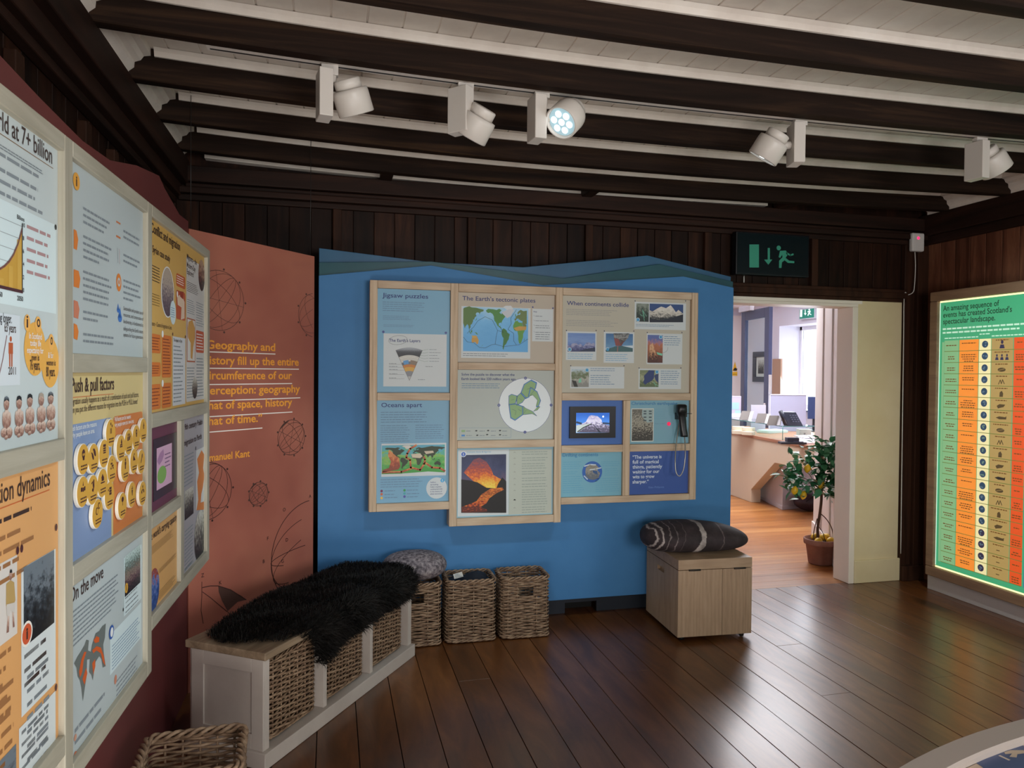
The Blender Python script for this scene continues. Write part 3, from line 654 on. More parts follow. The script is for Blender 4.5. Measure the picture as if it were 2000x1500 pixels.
for i, (x0, x1, yt, yb) in enumerate(((0, 85, 340, 630), (95, 165, 335, 615), (165, 245, 322, 598), (250, 318, 315, 585), (318, 382, 308, 568))):
    xm = (x0+x1)/2; H = yb-yt; lay = 3+i*.4
    S.e(xm-22, yt+H*.28, xm+22, yt+H*.86, P_SKIN, lay); S.e(x0+2, yb-H*.26, xm+4, yb-H*.02, P_SKIN, lay+.1); S.e(xm-6, yb-H*.28, x1-2, yb+H*.0, P_SKIN, lay+.1)
    S.e(xm-30, yt+H*.36, xm-12, yt+H*.72, P_SKIN, lay+.15); S.e(xm+12, yt+H*.36, xm+30, yt+H*.70, P_SKIN, lay+.15); S.e(xm-14, yb-H*.07, xm+8, yb+H*.03, P_SKIN, lay+.15)
    S.e(xm-20, yt, xm+18, yt+H*.32, P_SKIN, lay+.2); S.p([(xm-20, yt+H*.12), (xm-14, yt+H*.01), (xm, yt-H*.02), (xm+14, yt+H*.02), (xm+18, yt+H*.12), (xm, yt+H*.07)], [P_DARK, BLK, BLK, M('a89a8c', .5), P_DARK][i], lay+.3)
lbuild(S, 'graphic_panel', .90, 1.744, 1.348, 1.967, PALE)
# population dynamics
S = lsheet().view(0, 680, 3.571)
tail(S, 'Population dynamics', 'ion dynamics', 5, 1085, 345, 950, T_BR, .038, .006)
a = S.uv(342, 988); S.line([(a[0]-.6, a[1]), a], .002, RUST)
lg(245, 1120, 1, .026, .5, T_BR); lg(240, 1235, 4, .0265, .5, M('9a6a40', .6))
S.view(0, 1080, 3.571)
u1, vt = S.uv(118, 12); vb = S.uv(118, 560)[1]; S.rect((u1-.4, vb), (u1, vt), M('d8d2cc', .5), 1)
S.p([(40, 215), (70, 190), (95, 205), (103, 330), (95, 350), (38, 370)], M('b89a60', .5), 3); S.e(60, 118, 82, 190, P_SKIN, 3); S.p([(62, 140), (66, 116), (78, 116), (80, 138)], BLK, 4); S.p([(40, 360), (100, 345), (98, 420), (70, 400), (55, 440), (42, 440)], M('cfc9c2', .5), 4)
for q in ([(50, 440), (62, 440), (58, 550), (42, 560)], [(82, 415), (92, 415), (98, 515), (86, 520)]): S.p(q, P_SKIN, 3)
u1, vt = S.uv(385, -30); vb = S.uv(385, 905)[1]; u0 = S.uv(145, 100)[0]; S.rect((u0, vb), (u1, vt), M('d8e0e2', .5), 2)
a, e = S.uv(162, 620), S.uv(375, 485); vt2 = S.uv(375, -22)[1]; S.rect((a[0], e[1]), (e[0], vt2), P_DARK, 3)
info(S, S.uv(182, 565), .02, M('cf5a35', .5), T_BR, M('f0ece4', .5))
lg(340, 595, 3, .028, .115, T_BR); lg(350, 735, 7, .0272, .11, T_GR); S.ell(S.uv(387, 938), .006, .008, MAROON, 4, 10)
u1, vt = S.uv(385, 960); S.rect((u1-.17, vt-.19), (u1, vt), M('d8e0e2', .5), 2); lg(345, 1060, 7, .0235, .13, T_GR)
S.view(0, 680, 3.571)
for q in ((388, 1250), (147, 1398), (118, 1412)): S.ell(S.uv(*q), .006, .008, MAROON, 4, 10)
S.view(0, 1080, 3.571); lg(75, 680, 5, .028, .3, M('9a6a40', .6)); lg(105, 890, 7, .028, .3, M('9a6a40', .6)); 
a = S.uv(110, 1330); S.rect((a[0]-.4, a[1]-.15), (a[0], a[1]), P_DARK, 2)
lbuild(S, 'graphic_panel', .90, 1.744, .70, 1.302, M('dca468', .5))
# facts panel
S = lsheet().view(0, 100, 2.419)
info(S, S.uv(358, 615), .02, M('e6a43c', .5), T_BR)
for x1, y0, n in ((520, 722, 3), (525, 855, 4), (530, 1022, 5), (520, 1212, 2), (535, 1318, 2)): S.gk(392, y0, x1, n, 32, T_GR)
for x0, x1, y0, y1, mm in ((347, 368, 840, 940, ORANGE), (347, 378, 1030, 1120, ORANGE), (347, 374, 1175, 1265, M('d08060', .5)), (347, 370, 1285, 1365, ORANGE)):
    S.p([(x0, y0), (x1-8, y0+8), (x1, (y0+y1)/2), (x1-6, y1), (x0, y1-8)], mm, 2)
S.e(548, 1050, 572, 1135, ORANGE, 2); S.e(553, 1070, 567, 1112, GREYPAN, 3); S.e(557, 1080, 563, 1102, ORANGE, 4)
for y0 in (800, 868): S.r(548, y0, 568, y0+20, M('d07a48', .5), 2)
S.l([(553, 930), (556, 1000)], .002, T_GR); S.l([(562, 935), (565, 1005)], .002, M('c8a0a0', .5))
for x0, x1, y0, y1 in ((551, 563, 1190, 1235), (556, 575, 1205, 1280)): S.e(x0, (y0+y1)/2, x1, y1, M('3f78c8', .4), 2); S.p([(x0+1, (y0+3*y1)/4-4), ((x0+x1)/2, y0), (x1-1, (y0+3*y1)/4)], M('3f78c8', .4), 2)
for y0, n in ((832, 2), (945, 2), (1066, 4)): S.gk(582, y0, 664, n, 28, T_GR)
for q, y in (('Sustainable and prudent use of', 1240), ('resources, and conservation of', 1270), ('biodiversity, is fundamental to', 1302), ('safeguarding the Earth\'s natural', 1336), ('systems for future generations.', 1365)): S.t(q, 582, y-18, 676, T_BR, h=.0105, bold=0)
lbuild(S, 'graphic_panel', 1.789, 2.366, 1.534, 1.968, GREYPAN)
# push and pull factors
S = lsheet().view(0, 680, 3.571)
tail(S, 'Push & pull factors', 'ush & pull factors', 518, 303, 793, 290, T_BR, .033, .015)
a = S.uv(790, 318); S.line([(a[0]-.34, a[1]), a], .0015, RUST)
S.t('Migration usually happens as a result of a combination of push and pull factors.', 488, 395, 965, T_BR, h=.0145, bold=.004)
S.t('Can you put the different reasons for migration into the PUSH or PULL boxes?', 488, 455, 957, T_BR, h=.0145, bold=.004)
S.rr(470, 540, 776, 1370, M('8197bf', .45), 1); S.rr(789, 478, 992, 1225, M('cf7a38', .45), 1)
S.view(130, 780, 5.359)
for q, x0, y0, x1 in (('Push factors are the reasons', 40, 335, 310), ('why people leave an area.', 45, 405, 290), ('Pull factors are the reasons', 500, 232, 668), ('why people move to a new area.', 498, 290, 700)): S.t(q, x0, y0, x1, T_WH, h=.0115, bold=.008)
PP = lbuild(S, 'graphic_panel', 1.789, 2.366, 1.058, 1.49, M('d2bd84', .5))
DB, DY, DI = M('e6e0d4', .4), M('d9a53c', .45), M('4a2022', .5)
def icon(k):
    """polygons (x, y) within the unit disc"""
    R = lambda x0, y0, x1, y1: [(x0, y0), (x1, y0), (x1, y1), (x0, y1)]
    E = lambda cx, cy, rx, ry, n=14, rot=0: [(cx+rx*math.cos(2*PI*i/n)*math.cos(rot)-ry*math.sin(2*PI*i/n)*math.sin(rot), cy+rx*math.cos(2*PI*i/n)*math.sin(rot)+ry*math.sin(2*PI*i/n)*math.cos(rot)) for i in range(n)]
    G = {'skull': ([E(0, .3, .36, .4), R(-.2, -.22, .2, .02)], [E(-.15, .26, .1, .12), E(.15, .26, .1, .12)]),
     'bombs': ([E(.2, .35, .2, .42, rot=.6), E(-.25, .05, .18, .36, rot=.6), R(-.2, .55, .0, .7), R(-.6, .3, -.4, .42)], []),
     'lines': ([R(-.3, .46, .38, .7), R(-.3, .26, .38, .4), R(-.3, .06, .38, .2), R(-.3, -.12, .38, 0)], []),
     'drops': ([E(-.05, .7, .12, .14), E(.3, .5, .12, .14), R(-.2, -.2, -.06, .3), R(.06, -.2, .2, .3)], []),
     'mosaic': ([R(-.4+.27*i, -.15+.22*j, -.19+.27*i, .03+.22*j) for i in range(3) for j in range(3) if (i+j) % 3 != 1]+[R(-.06, .6, .06, .8)], []),
     'crop': ([R(-.5, -.1, -.15, .25), R(-.1, -.15, .15, .2), R(.2, -.1, .5, .25), [(-.1, .35), (0, .75), (.12, .35)]], []),
     'arm': ([[(-.1, .3), (.12, .75), (.3, .7), (.3, .1), (.05, -.35), (-.25, -.2), (-.2, 0), (.05, -.05)], E(-.2, .5, .2, .07, rot=.5)], []),
     'house': ([R(-.3, .05, .3, .35), [(-.4, .33), (-.05, .7), (.3, .33)], R(-.5, -.16, .5, -.04)], []),
     'table': ([R(-.1, .4, .5, .62), R(-.1, .16, .5, .36), R(-.1, -.1, .5, .12), E(-.35, .4, .1, .1)], []),
     'cuffs': ([E(-.22, .1, .3, .34), E(.3, .5, .28, .3)], [E(-.22, .1, .2, .25), E(.3, .5, .18, .2)]),
     'flame': ([E(.1, .25, .22, .25), [(-.02, .4), (.08, .8), (.25, .35)]], [E(.12, .22, .1, .12)]),
     'tower': ([R(-.35, -.05, .4, .08), R(-.3, .12, .35, .25), R(-.05, .28, .3, .5), [(-.05, .5), (.12, .8), (.3, .5)]], []),
     'family': ([E(-.25, .6, .13, .15), R(-.42, 0, -.08, .42), E(.2, .6, .13, .15), R(.05, .05, .35, .42), E(.42, .4, .1, .12)], []),
     'bulb': ([E(0, .4, .26, .3), R(-.14, -.08, .14, .12)], [E(0, .42, .1, .14)]),
     'man': ([E(0, .68, .16, .16), R(-.22, .2, .22, .5), R(-.15, -.2, .12, .2)], []),
     'wedge': ([[(-.35, -.05), (-.3, .55), (.4, -.05)], R(-.1, .5, .1, .68)], []),
     'club': ([E(.2, .45, .16, .26, rot=-.4), E(-.1, .0, .1, .34, rot=-.5)], []),
     'tree': ([E(0, .5, .34, .26), R(-.05, -.1, .05, .4)], []),
     'root': ([[(-.22, .35), (.2, .35), (.1, -.2), (0, -.3)], R(-.05, .4, .05, .75), R(-.25, .45, .25, .52)], []),
     'nodes': ([E(0, .6, .13, .15), E(-.35, .05, .15, .17), E(.35, .05, .15, .17), R(-.04, .1, .04, .5), R(-.35, .2, .35, .28)], [])}
    return G[k]
def disc(name, k, cx, cy, label):
    a = S.uv(cx, cy); r = .037; p = S.o+LU*a[0]+Vector((0, 0, a[1]))+LN*.0025
    o = thing(name, p, label, 'magnet', 'push and pull discs'); RD = Matrix((LU, (0, 0, 1), LN)).transposed()
    b = MB(); b.lathe([(r, 0), (r, .0065), (r-.0012, .0075), (.0001, .0075)], 32, 0, RD, p, False); b.build('disc', DB, o)
    s = Sheet(p+LN*.008, LU, LN); solid, holes = icon(k)
    for q in solid: s.poly([(x*r*.75, y*r*.75+.004) for x, y in q], DI, 1)
    for q in holes: s.poly([(x*r*.75, y*r*.75+.004) for x, y in q], DY, 2)
    for j in range(2):
        x = -r*.42
        while x < r*.42: s.rect((x, -r*(.46+.2*j)), (x+r*.2, -r*(.36+.2*j)), DI, 1); x += r*.26
    s.build('face_print', [((r-.002)*math.cos(2*PI*i/32), (r-.002)*math.sin(2*PI*i/32)) for i in range(32)], o, DY, .0004)
for k, cx, cy, lb in (('skull', 125, 628, 'yellow disc with a skull, leftmost of the upper row on the blue push box'), ('bombs', 235, 618, 'yellow disc with two falling bombs on the blue push box'), ('lines', 347, 568, 'yellow disc with a solid striped block on the blue push box, upper row'), ('drops', 418, 352, 'yellow disc with two legs under drops, topmost on the blue push box'),
 ('mosaic', 430, 730, 'yellow disc with a scattered square pattern on the blue push box'), ('crop', 120, 968, 'yellow disc with three broken blocks, lower left on the blue push box'), ('arm', 226, 948, 'yellow disc with a bent arm on the blue push box'), ('house', 330, 876, 'yellow disc with a house above a water line on the blue push box'),
 ('table', 404, 1008, 'yellow disc with stripes and a dot, low right on the blue push box'), ('cuffs', 278, 1196, 'yellow disc with handcuffs, lowest on the blue push box'), ('flame', 764, 325, 'yellow disc with a small flame, topmost right on the orange pull box'), ('tower', 526, 512, 'yellow disc with a tiered building on the orange pull box'),
 ('family', 608, 448, 'yellow disc with a group of small figures on the orange pull box'), ('bulb', 690, 398, 'yellow disc with a light bulb on the orange pull box'), ('man', 572, 722, 'yellow disc with one standing figure, middle row of the orange box'), ('wedge', 666, 648, 'yellow disc with a dark wedge, middle of the orange pull box'),
 ('club', 744, 652, 'yellow disc with two slanting rods, right of the middle row on the orange pull box'), ('tree', 542, 1116, 'yellow disc with a tree, lowest left on the orange pull box'), ('root', 644, 998, 'yellow disc with a carrot shape, low middle on the orange pull box'), ('nodes', 757, 985, 'yellow disc with three linked dots, low right on the orange pull box')):
    disc('magnet_disc', k, cx, cy, lb)
# on the move
S = lsheet().view(0, 1080, 3.571)
tail(S, 'On the move', 'n the move', 527, 312, 718, 180, T_BR, .033, .008)
S.gk(500, 400, 825, 8, 34, T_GR, ragged=.1)
S.p([(515, 770), (540, 720), (560, 690), (590, 640), (600, 605), (618, 610), (612, 680), (632, 690), (640, 640), (665, 560), (690, 545), (712, 510), (736, 492), (730, 590), (718, 640), (722, 700), (735, 790), (715, 800), (705, 740), (690, 720), (665, 760), (655, 820), (645, 890), (636, 850), (620, 830), (625, 740), (605, 745), (602, 860), (590, 940), (576, 1035), (566, 940), (556, 890), (540, 860), (532, 800)], M('6d7472', .5), 2)
for q in ([(548, 830), (565, 740), (585, 690), (600, 690), (580, 750), (570, 830), (555, 870)], [(640, 680), (670, 650), (700, 660), (722, 720), (732, 790), (715, 760), (700, 700), (670, 680), (648, 700)], [(650, 610), (670, 580), (690, 590), (688, 620), (660, 630)], [(640, 770), (660, 740), (662, 790), (648, 850)], [(572, 880), (598, 800), (606, 840), (586, 920)]): S.p(q, M('d5602c', .5), 3)
u0, u1 = S.uv(862, 100)[0], S.uv(984, 100)[0]; vt, vb = S.uv(984, -60)[1], S.uv(984, 318)[1]; S.rect((u0, vb), (u1, vt), CARDB, 2)
a, e = S.uv(868, 268), S.uv(976, 205); v3 = S.uv(976, -60)[1]; S.rect((a[0], e[1]), (e[0], v3), P_CROWD, 3); info(S, S.uv(878, 245), .014, M('d8a23a', .5), T_BR)
S.greek(870, 300, 965, 335, 4, T_GR)
u0, u1 = S.uv(766, 590)[0], S.uv(982, 590)[0]; vt, vb = S.uv(982, 345)[1], S.uv(982, 578)[1]; vb = (vb+S.uv(766, 870)[1])/2; S.rect((u0, vb), (u1, vt), CARDB, 1.5)
S.greek(780, 640, 972, 590, 8, T_GB, ragged=.15); S.e(756, 505, 790, 600, M('3560b0', .5), 5); S.e(764, 520, 784, 585, T_WH, 6)
S.greek(520, 1195, 735, 1300, 5, T_GR, ragged=.2); S.greek(810, 880, 965, 830, 5, T_GR, ragged=.2); S.e(795, 850, 812, 915, M('cf8a72', .5), 3); S.e(512, 1265, 532, 1310, M('cf9a82', .5), 3); S.e(512, 1385, 532, 1430, M('cf6a42', .5), 3)
S.ell(S.uv(857, 395), .004, .005, BLK, 4, 10)
lbuild(S, 'graphic_panel', 1.789, 2.366, .612, 1.012, GREYPAN)
# conflict and migration
S = lsheet().view(290, 430, 3.752)
tail(S, 'Conflict and migration', 'onflict and migration', 36, 100, 230, 222, T_BR, .03, .014)
tail(S, 'Syrian case study', 'yrian case study', 36, 240, 157, 305, T_BR, .022, .01)
S.greek(12, 310, 82, 470, 6, T_BR, ragged=.05); S.greek(12, 520, 82, 640, 5, M('8a6a30', .6), ragged=.05); S.t('Reasons – Causes of migration in Syria', 10, 768, 168, T_BR, h=.014, bold=.004)
S.e(90, 340, 186, 715, T_WH, 2); S.e(95, 348, 182, 706, P_SAT, 3); S.e(155, 590, 198, 765, CARDB, 4); S.greek(160, 630, 192, 720, 5, T_GB, lay=5)
S.rr(202, 385, 268, 510, RUST, 2); S.greek(206, 395, 262, 490, 4, T_WH, lay=3); S.rr(202, 508, 268, 740, M('c05a34', .5), 2); S.p([(208, 560), (240, 540), (262, 600), (262, 720), (235, 730), (240, 640), (212, 620)], M('e2c8b0', .5), 3); S.p([(225, 520), (255, 525), (250, 580), (230, 560)], M('a03a20', .5), 4)
S.e(204, 520, 214, 565, T_WH, 4)
for x0, x1, y0, y1 in ((10, 88, 828, 978), (96, 166, 838, 1152), (10, 88, 1040, 1145), (10, 88, 1205, 1380), (96, 166, 1195, 1368)): S.rr(x0, y0, x1, y1, M('d9792c', .5), 2); S.greek(x0+8, y0+18, x1-6, y1-18, max(4, int((y1-y0)/26)), M('8a3a1c', .5), lay=3)
for y0 in (808, 1170): S.e(93, y0, 108, y0+52, T_WH, 4)
S.r(176, 850, 268, 1345, M('d4d6da', .5), 2); S.t('The Impact on Syria', 182, 888, 245, T_BR, h=.011); S.greek(182, 905, 258, 1330, 15, T_GR, lay=3, ragged=.4)
S.rr(276, 262, 410, 1310, M('d2cfcc', .5), 2); S.e(364, 290, 410, 520, photo('print_faces', [(.2, '2a1614'), (.5, '6a3a2c'), (.8, 'b08a70')], .9, (4, 6), seed=4), 3)
for q, y, x1 in (('Migrants – the', 303, 352), ('Modern-Day', 362, 342), ('Explorers?', 412, 330)): S.t(q, 280, y-20, x1, T_BR, h=.02)
S.greek(280, 440, 368, 560, 6, T_BR, lay=3); S.greek(282, 570, 338, 700, 7, T_GR, lay=3); S.greek(348, 590, 404, 790, 10, T_GR, lay=3)
S.r(280, 712, 340, 1042, M('b5603c', .5), 3); S.r(283, 722, 337, 1032, M('dcd8d2', .5), 4); S.p([(290, 745), (318, 730), (336, 790), (337, 860), (325, 930), (318, 1020), (306, 1010), (306, 900), (286, 860), (284, 790)], M('cf9a4c', .5), 5)
S.rr(346, 805, 404, 975, M('c85a34', .5), 3); S.greek(350, 820, 400, 960, 6, T_WH, lay=4); S.greek(280, 1070, 340, 1300, 11, T_GR, lay=3); S.greek(350, 1000, 404, 1290, 13, T_GR, lay=3); S.e(318, 1145, 356, 1308, P_OLD, 4)
for q in ((175, 835), (268, 855)): S.ell(S.uv(*q), .005, .006, MAROON, 5, 10)
lbuild(S, 'graphic_panel', 2.411, 3.235, 1.363, 1.968, M('d6ab5c', .5))
# touch screen in a maroon surround
S = lsheet().view(290, 800, 3.408)
sp = lbuild(S, 'screen_surround', 2.411, 2.782, 1.047, 1.317, M('6a3048', .45))
q0, q1 = S.uv(30, 205), S.uv(185, 165); vt, vb = S.uv(180, 150)[1], S.uv(180, 520)[1]
S2 = Sheet(S.o+LN*.002, LU, LN).view(290, 800, 3.408)
a, e = S2.uv(54, 250), S2.uv(155, 225); t_, b_ = S2.uv(152, 222)[1], S2.uv(152, 482)[1]
scr = ME('c79fb8', .34); S2.rect((a[0], b_), (e[0], t_), scr, 1)
S2.e(58, 375, 118, 490, ME('6f9a48', .4), 2); S2.p([(55, 345), (75, 290), (98, 262), (102, 300), (90, 340), (70, 370)], ME('a57aa0', .3), 2); S2.greek(108, 285, 148, 370, 4, ME('7a5a80', .2), lay=2)
S2.build('screen', [(q0[0], vb), (q1[0], vb), (q1[0], vt), (q0[0], vt)], sp, M('261016', .25), .002)
# the world's carrying capacity
S = lsheet().view(290, 800, 3.408)
tail(S, "The world's carrying capacity", "e world's carrying capacity", 17, 868, 186, 735, T_BR, .024, .01)
S.greek(5, 925, 165, 840, 7, M('8a6a40', .6), ragged=.15); S.greek(70, 1060, 185, 975, 6, M('8a6a40', .6), ragged=.1); S.greek(66, 1210, 182, 1140, 5, M('8a6a40', .6))
S.e(-4, 1060, 70, 1340, photo('print_earth', [(.2, '2a4a8a'), (.5, '4a6ab0'), (.7, '7a8ac0'), (.85, 'a04a3c')], 1.1, (5, 8), seed=6), 3)
lbuild(S, 'graphic_panel', 2.411, 2.782, .735, 1.005, M('dba868', .5))
# nineteenth century migration to Perth
S = lsheet().view(290, 800, 3.408)
tail(S, '19th century Polish', 'th century Polish', 248, 135, 358, 95, T_BR, .022, .012); tail(S, 'migration to Perth', 'igration to Perth', 248, 235, 352, 195, T_BR, .022, .012)
S.greek(236, 300, 300, 480, 9, T_GR, ragged=.1); u0, v0 = S.uv(240, 740); u1, v1 = S.uv(299, 505); S.rect((u0, v0), (u1, v1), P_OLD, 2)
u0, v0 = S.uv(315, 670); u1, v1 = S.uv(372, 245); S.rect((u0, v0), (u1, v1), M('d2d0cf', .5), 2); S.p([(322, 330), (352, 270), (370, 300), (362, 390), (371, 440), (360, 520), (350, 560), (345, 620), (371, 610), (371, 665), (318, 670), (330, 600), (322, 480), (335, 420)], M('d57c38', .5), 3)
S.e(304, 672, 376, 1010, P_OLD, 3); S.greek(240, 800, 296, 1010, 11, T_GR, ragged=.1); S.greek(240, 1040, 290, 1080, 2, T_GR)
for q in ((313, 258), (376, 222)): S.ell(S.uv(*q), .006, .008, BLK, 4, 10)
lbuild(S, 'graphic_panel', 2.828, 3.235, .735, 1.317, M('a9a5ab', .5))
# ---------------------------------------------------------------- frame on the blue board
def bplace(x, z, d): return Vector((x, 4.05-d, z))
pcs = [('stile', .205, .247, .715, 2.004), ('stile', .656, .70, .615, 2.004), ('stile', 1.281, 1.325, .612, 2.004), ('stile', 2.163, 2.207, .717, 2.004), ('stile', 1.717, 1.762, .7575, 1.3355),
 ('rail', .2475, .6555, 1.961, 2.004), ('rail', .2475, .6555, 1.337, 1.38), ('rail', .2475, .6555, .715, .759),
 ('rail', .7005, 1.2805, 1.957, 2.004), ('rail', .7005, 1.2805, 1.513, 1.554), ('rail', .7005, 1.2805, 1.062, 1.106), ('rail', .7005, 1.2805, .615, .659),
 ('rail', 1.3255, 2.1625, 1.96, 2.004), ('rail', 1.3255, 2.1625, 1.336, 1.38), ('rail', 1.3255, 1.7165, 1.024, 1.068), ('rail', 1.7625, 2.1625, 1.024, 1.068), ('rail', 1.3255, 2.1625, .717, .757)]
BF = frame('exhibit_display', (1.2, 4.1, .612), 'pale oak grid frame of blue and cream tectonics panels on the blue board', pcs, bplace, OAK_X, OAK_Z, .089)
BO = Vector((0, 4.07, 0))
def bsheet(d=0): return Sheet(BO+Vector((0, -d, 0)), (1, 0, 0), (0, -1, 0))
def bbuild(S, x0, x1, z0, z1, base, name='graphic_panel', par=None, th=.02):
    return S.build(name, [(x0+.0008, z0+.0008), (x1-.0008, z0+.0008), (x1-.0008, z1-.0008), (x0+.0008, z1-.0008)], par or BF, base, th)
LBL = M('78a9c6', .45); BEI = M('bcb0a0', .5); WHC = M('ced4d6', .5); IB = M('4aa8d8', .4); IBD = M('3c5fb8', .4)
MAPG = {'*': M('4f8a3c', .5), 'af': M('5f9a40', .5), 'gr': M('d8dce0', .5), 'au': M('c89a4a', .5), 'as': M('5a7a3c', .5), 'eu': M('6a7f48', .5), 'na': M('4f8a44', .5), 'sa': M('3f7a3a', .5)}
# jigsaw puzzles
S = bsheet().view(720, 540, 5.405)
S.t('Jigsaw puzzles', 145, 218, 628, T_NV, h=.024, bold=.008)
S.greek(148, 255, 612, 380, 5, T_GB, ragged=.2); S.greek(150, 405, 490, 465, 3, T_GB, ragged=.2); S.greek(155, 500, 515, 540, 2, T_GB)
S.r(158, 600, 820, 1163, WHC, 1)
for q in ((155, 585), (815, 595)): S.ell(S.uv(*q), .007, .007, PINC, 4, 14)
S.t("The Earth's Layers", 215, 688, 545, T_NV, h=.0165, bold=.012)
a = S.uv(310, 672); S.ring(a, .052, .025, .0012, M('3a4a48', .6), 4, rot=.12)
def wedge(r0, r1, m, lay, a0=-.43, a1=.40):
    c = S.uv(430, 1098); n_ = 12; P = []
    for r_ in (r0, r1) if r0 else (r1,):
        seq = range(n_+1) if r_ == r1 else range(n_, -1, -1)
        P += [(c[0]+r_*math.sin(a0+(a1-a0)*i/n_), c[1]+r_*math.cos(a0+(a1-a0)*i/n_)) for i in seq]
    if not r0: P.append(c)
    S.poly(P, m, lay)
RW_ = S.uv(430, 750)[1]-S.uv(430, 1098)[1]
wedge(0, RW_, M('d8d6ce', .5), 2); wedge(RW_*.77, RW_, photo('print_speckle', [(.3, '1e2026'), (.6, '3a3c44'), (.85, '9aa0a8')], .5, (40, 40)), 3)
for k_ in (.74, .69, .65): wedge(RW_*(k_-.004), RW_*k_, BLK, 3)
wedge(RW_*.48, RW_*.58, M('6f7480', .5), 3); wedge(RW_*.5, RW_*.62, M('5f9ad0', .5), 3.3, -.32, -.05); wedge(RW_*.48, RW_*.62, M('8a7a6a', .5), 3.4, .05, .40); wedge(RW_*.40, RW_*.49, M('c9803c', .5), 3.6); wedge(RW_*.28, RW_*.41, M('d8a84a', .5), 3.8); wedge(RW_*.12, RW_*.29, M('8a8c92', .5), 4); wedge(0, RW_*.13, M('b8b8b6', .5), 4.2)
c = S.uv(430, 1098)
for s_ in (-.43, .40): S.line([c, (c[0]+RW_*math.sin(s_), c[1]+RW_*math.cos(s_))], .0012, BLK, 5)
GN = M('4a7a5a', .5)
for i, y in enumerate((770, 802, 832, 862, 893)): S.l([(555-i*6, 785+i*24), (590, y+6), (630, y)], .001, GN, 5); S.greek(640, y-8, 640+(90, 125, 105, 115, 110)[i], y+10, 1, T_GR)
for y in (928, 958, 990, 1035, 1080): S.l([(215, y), (375, y)], .0008, BLK, 3); S.greek(215, y-20, 310, y, 1, T_GR)
S.greek(600, 940, 700, 960, 1, T_GR); S.greek(520, 1078, 605, 1096, 1, T_GR)
bbuild(S, .247, .656, 1.38, 1.961, LBL)
# oceans apart
S = bsheet().view(720, 770, 5.174)
S.t('Oceans apart', 128, 130, 540, T_NV, h=.024, bold=.008)
S.greek(122, 168, 610, 288, 5, T_GB, ragged=.15); S.greek(120, 305, 420, 480, 8, T_GB, ragged=.15); S.greek(472, 300, 765, 450, 7, T_GB, ragged=.15)
S.r(130, 500, 782, 818, WHC, 1)
a, e = S.uv(132, 808), S.uv(770, 508); bx = (a[0], a[1], e[0], e[1]); S.rect(a, e, photo('print_seafloor', [(.2, '3f9a3c'), (.42, '5fae58'), (.6, '8ab84a'), (.8, '4fb0a0'), (1, '5aa8c0')], .9, (5, 4), seed=1), 2)
REDS = photo('print_ridge', [(.2, '8a3a1c'), (.5, 'b5502a'), (.8, 'd88a4a')], .9, (6, 6), seed=2)
S.p([(205, 560), (260, 600), (310, 650), (320, 730), (300, 760), (200, 780), (140, 790), (140, 765), (205, 745), (225, 680), (195, 620)], REDS, 3)
for q in ([(480, 515), (420, 550), (390, 600), (380, 640), (420, 665), (425, 740), (520, 765), (560, 705), (570, 660), (545, 610)], [(570, 690), (640, 740), (720, 745), (768, 775)], [(140, 790), (330, 785), (430, 750)]): S.l(q, .011, REDS, 3)
world(S, (bx[0], bx[1]+(bx[3]-bx[1])*.12, bx[2], bx[3]), -5, {'*': M('33402c', .5), 'gr': M('d8d4cc', .5), 'af': M('3f4a34', .5)}, 4)
S.p([(430, 605), (520, 598), (545, 625), (520, 645), (440, 640)], M('d8c8b0', .5), 5); S.p([(560, 575), (650, 570), (660, 590), (580, 605)], M('cfc0a8', .5), 5)
S.p([(340, 800), (420, 795), (600, 780), (770, 790), (770, 808), (340, 808)], WHC, 4)
S.greek(120, 850, 590, 935, 4, T_GB, ragged=.2)
for x, y, h_ in ((131, 978, '7a2a5a'), (131, 1010, 'd06a4a'), (131, 1048, 'e8b84a'), (362, 970, '3f9a5a'), (362, 1003, '4aa8b0'), (362, 1034, '5a5aa8')): S.ell(S.uv(x, y), .007, .0075, M(h_, .5), 2, 14)
for y in (962, 998, 1030): S.greek(160, y, 292, y+22, 1, T_GB); S.greek(385, y-8, 525, y+14, 1, T_GB)
S.e(582, 840, 792, 1055, WHC, 2); info(S, S.uv(745, 870), .0115, IB, WHC)
for i, q in enumerate(('Seafloor', 'spreading', 'helps explain', 'continental drift', 'in the theory of', 'plate tectonics')): S.t(q, 623, 896+i*23.5, 623+(58, 80, 112, 122, 118, 122)[i], T_NV, h=.0075, bold=.006)
bbuild(S, .247, .656, .759, 1.337, LBL)
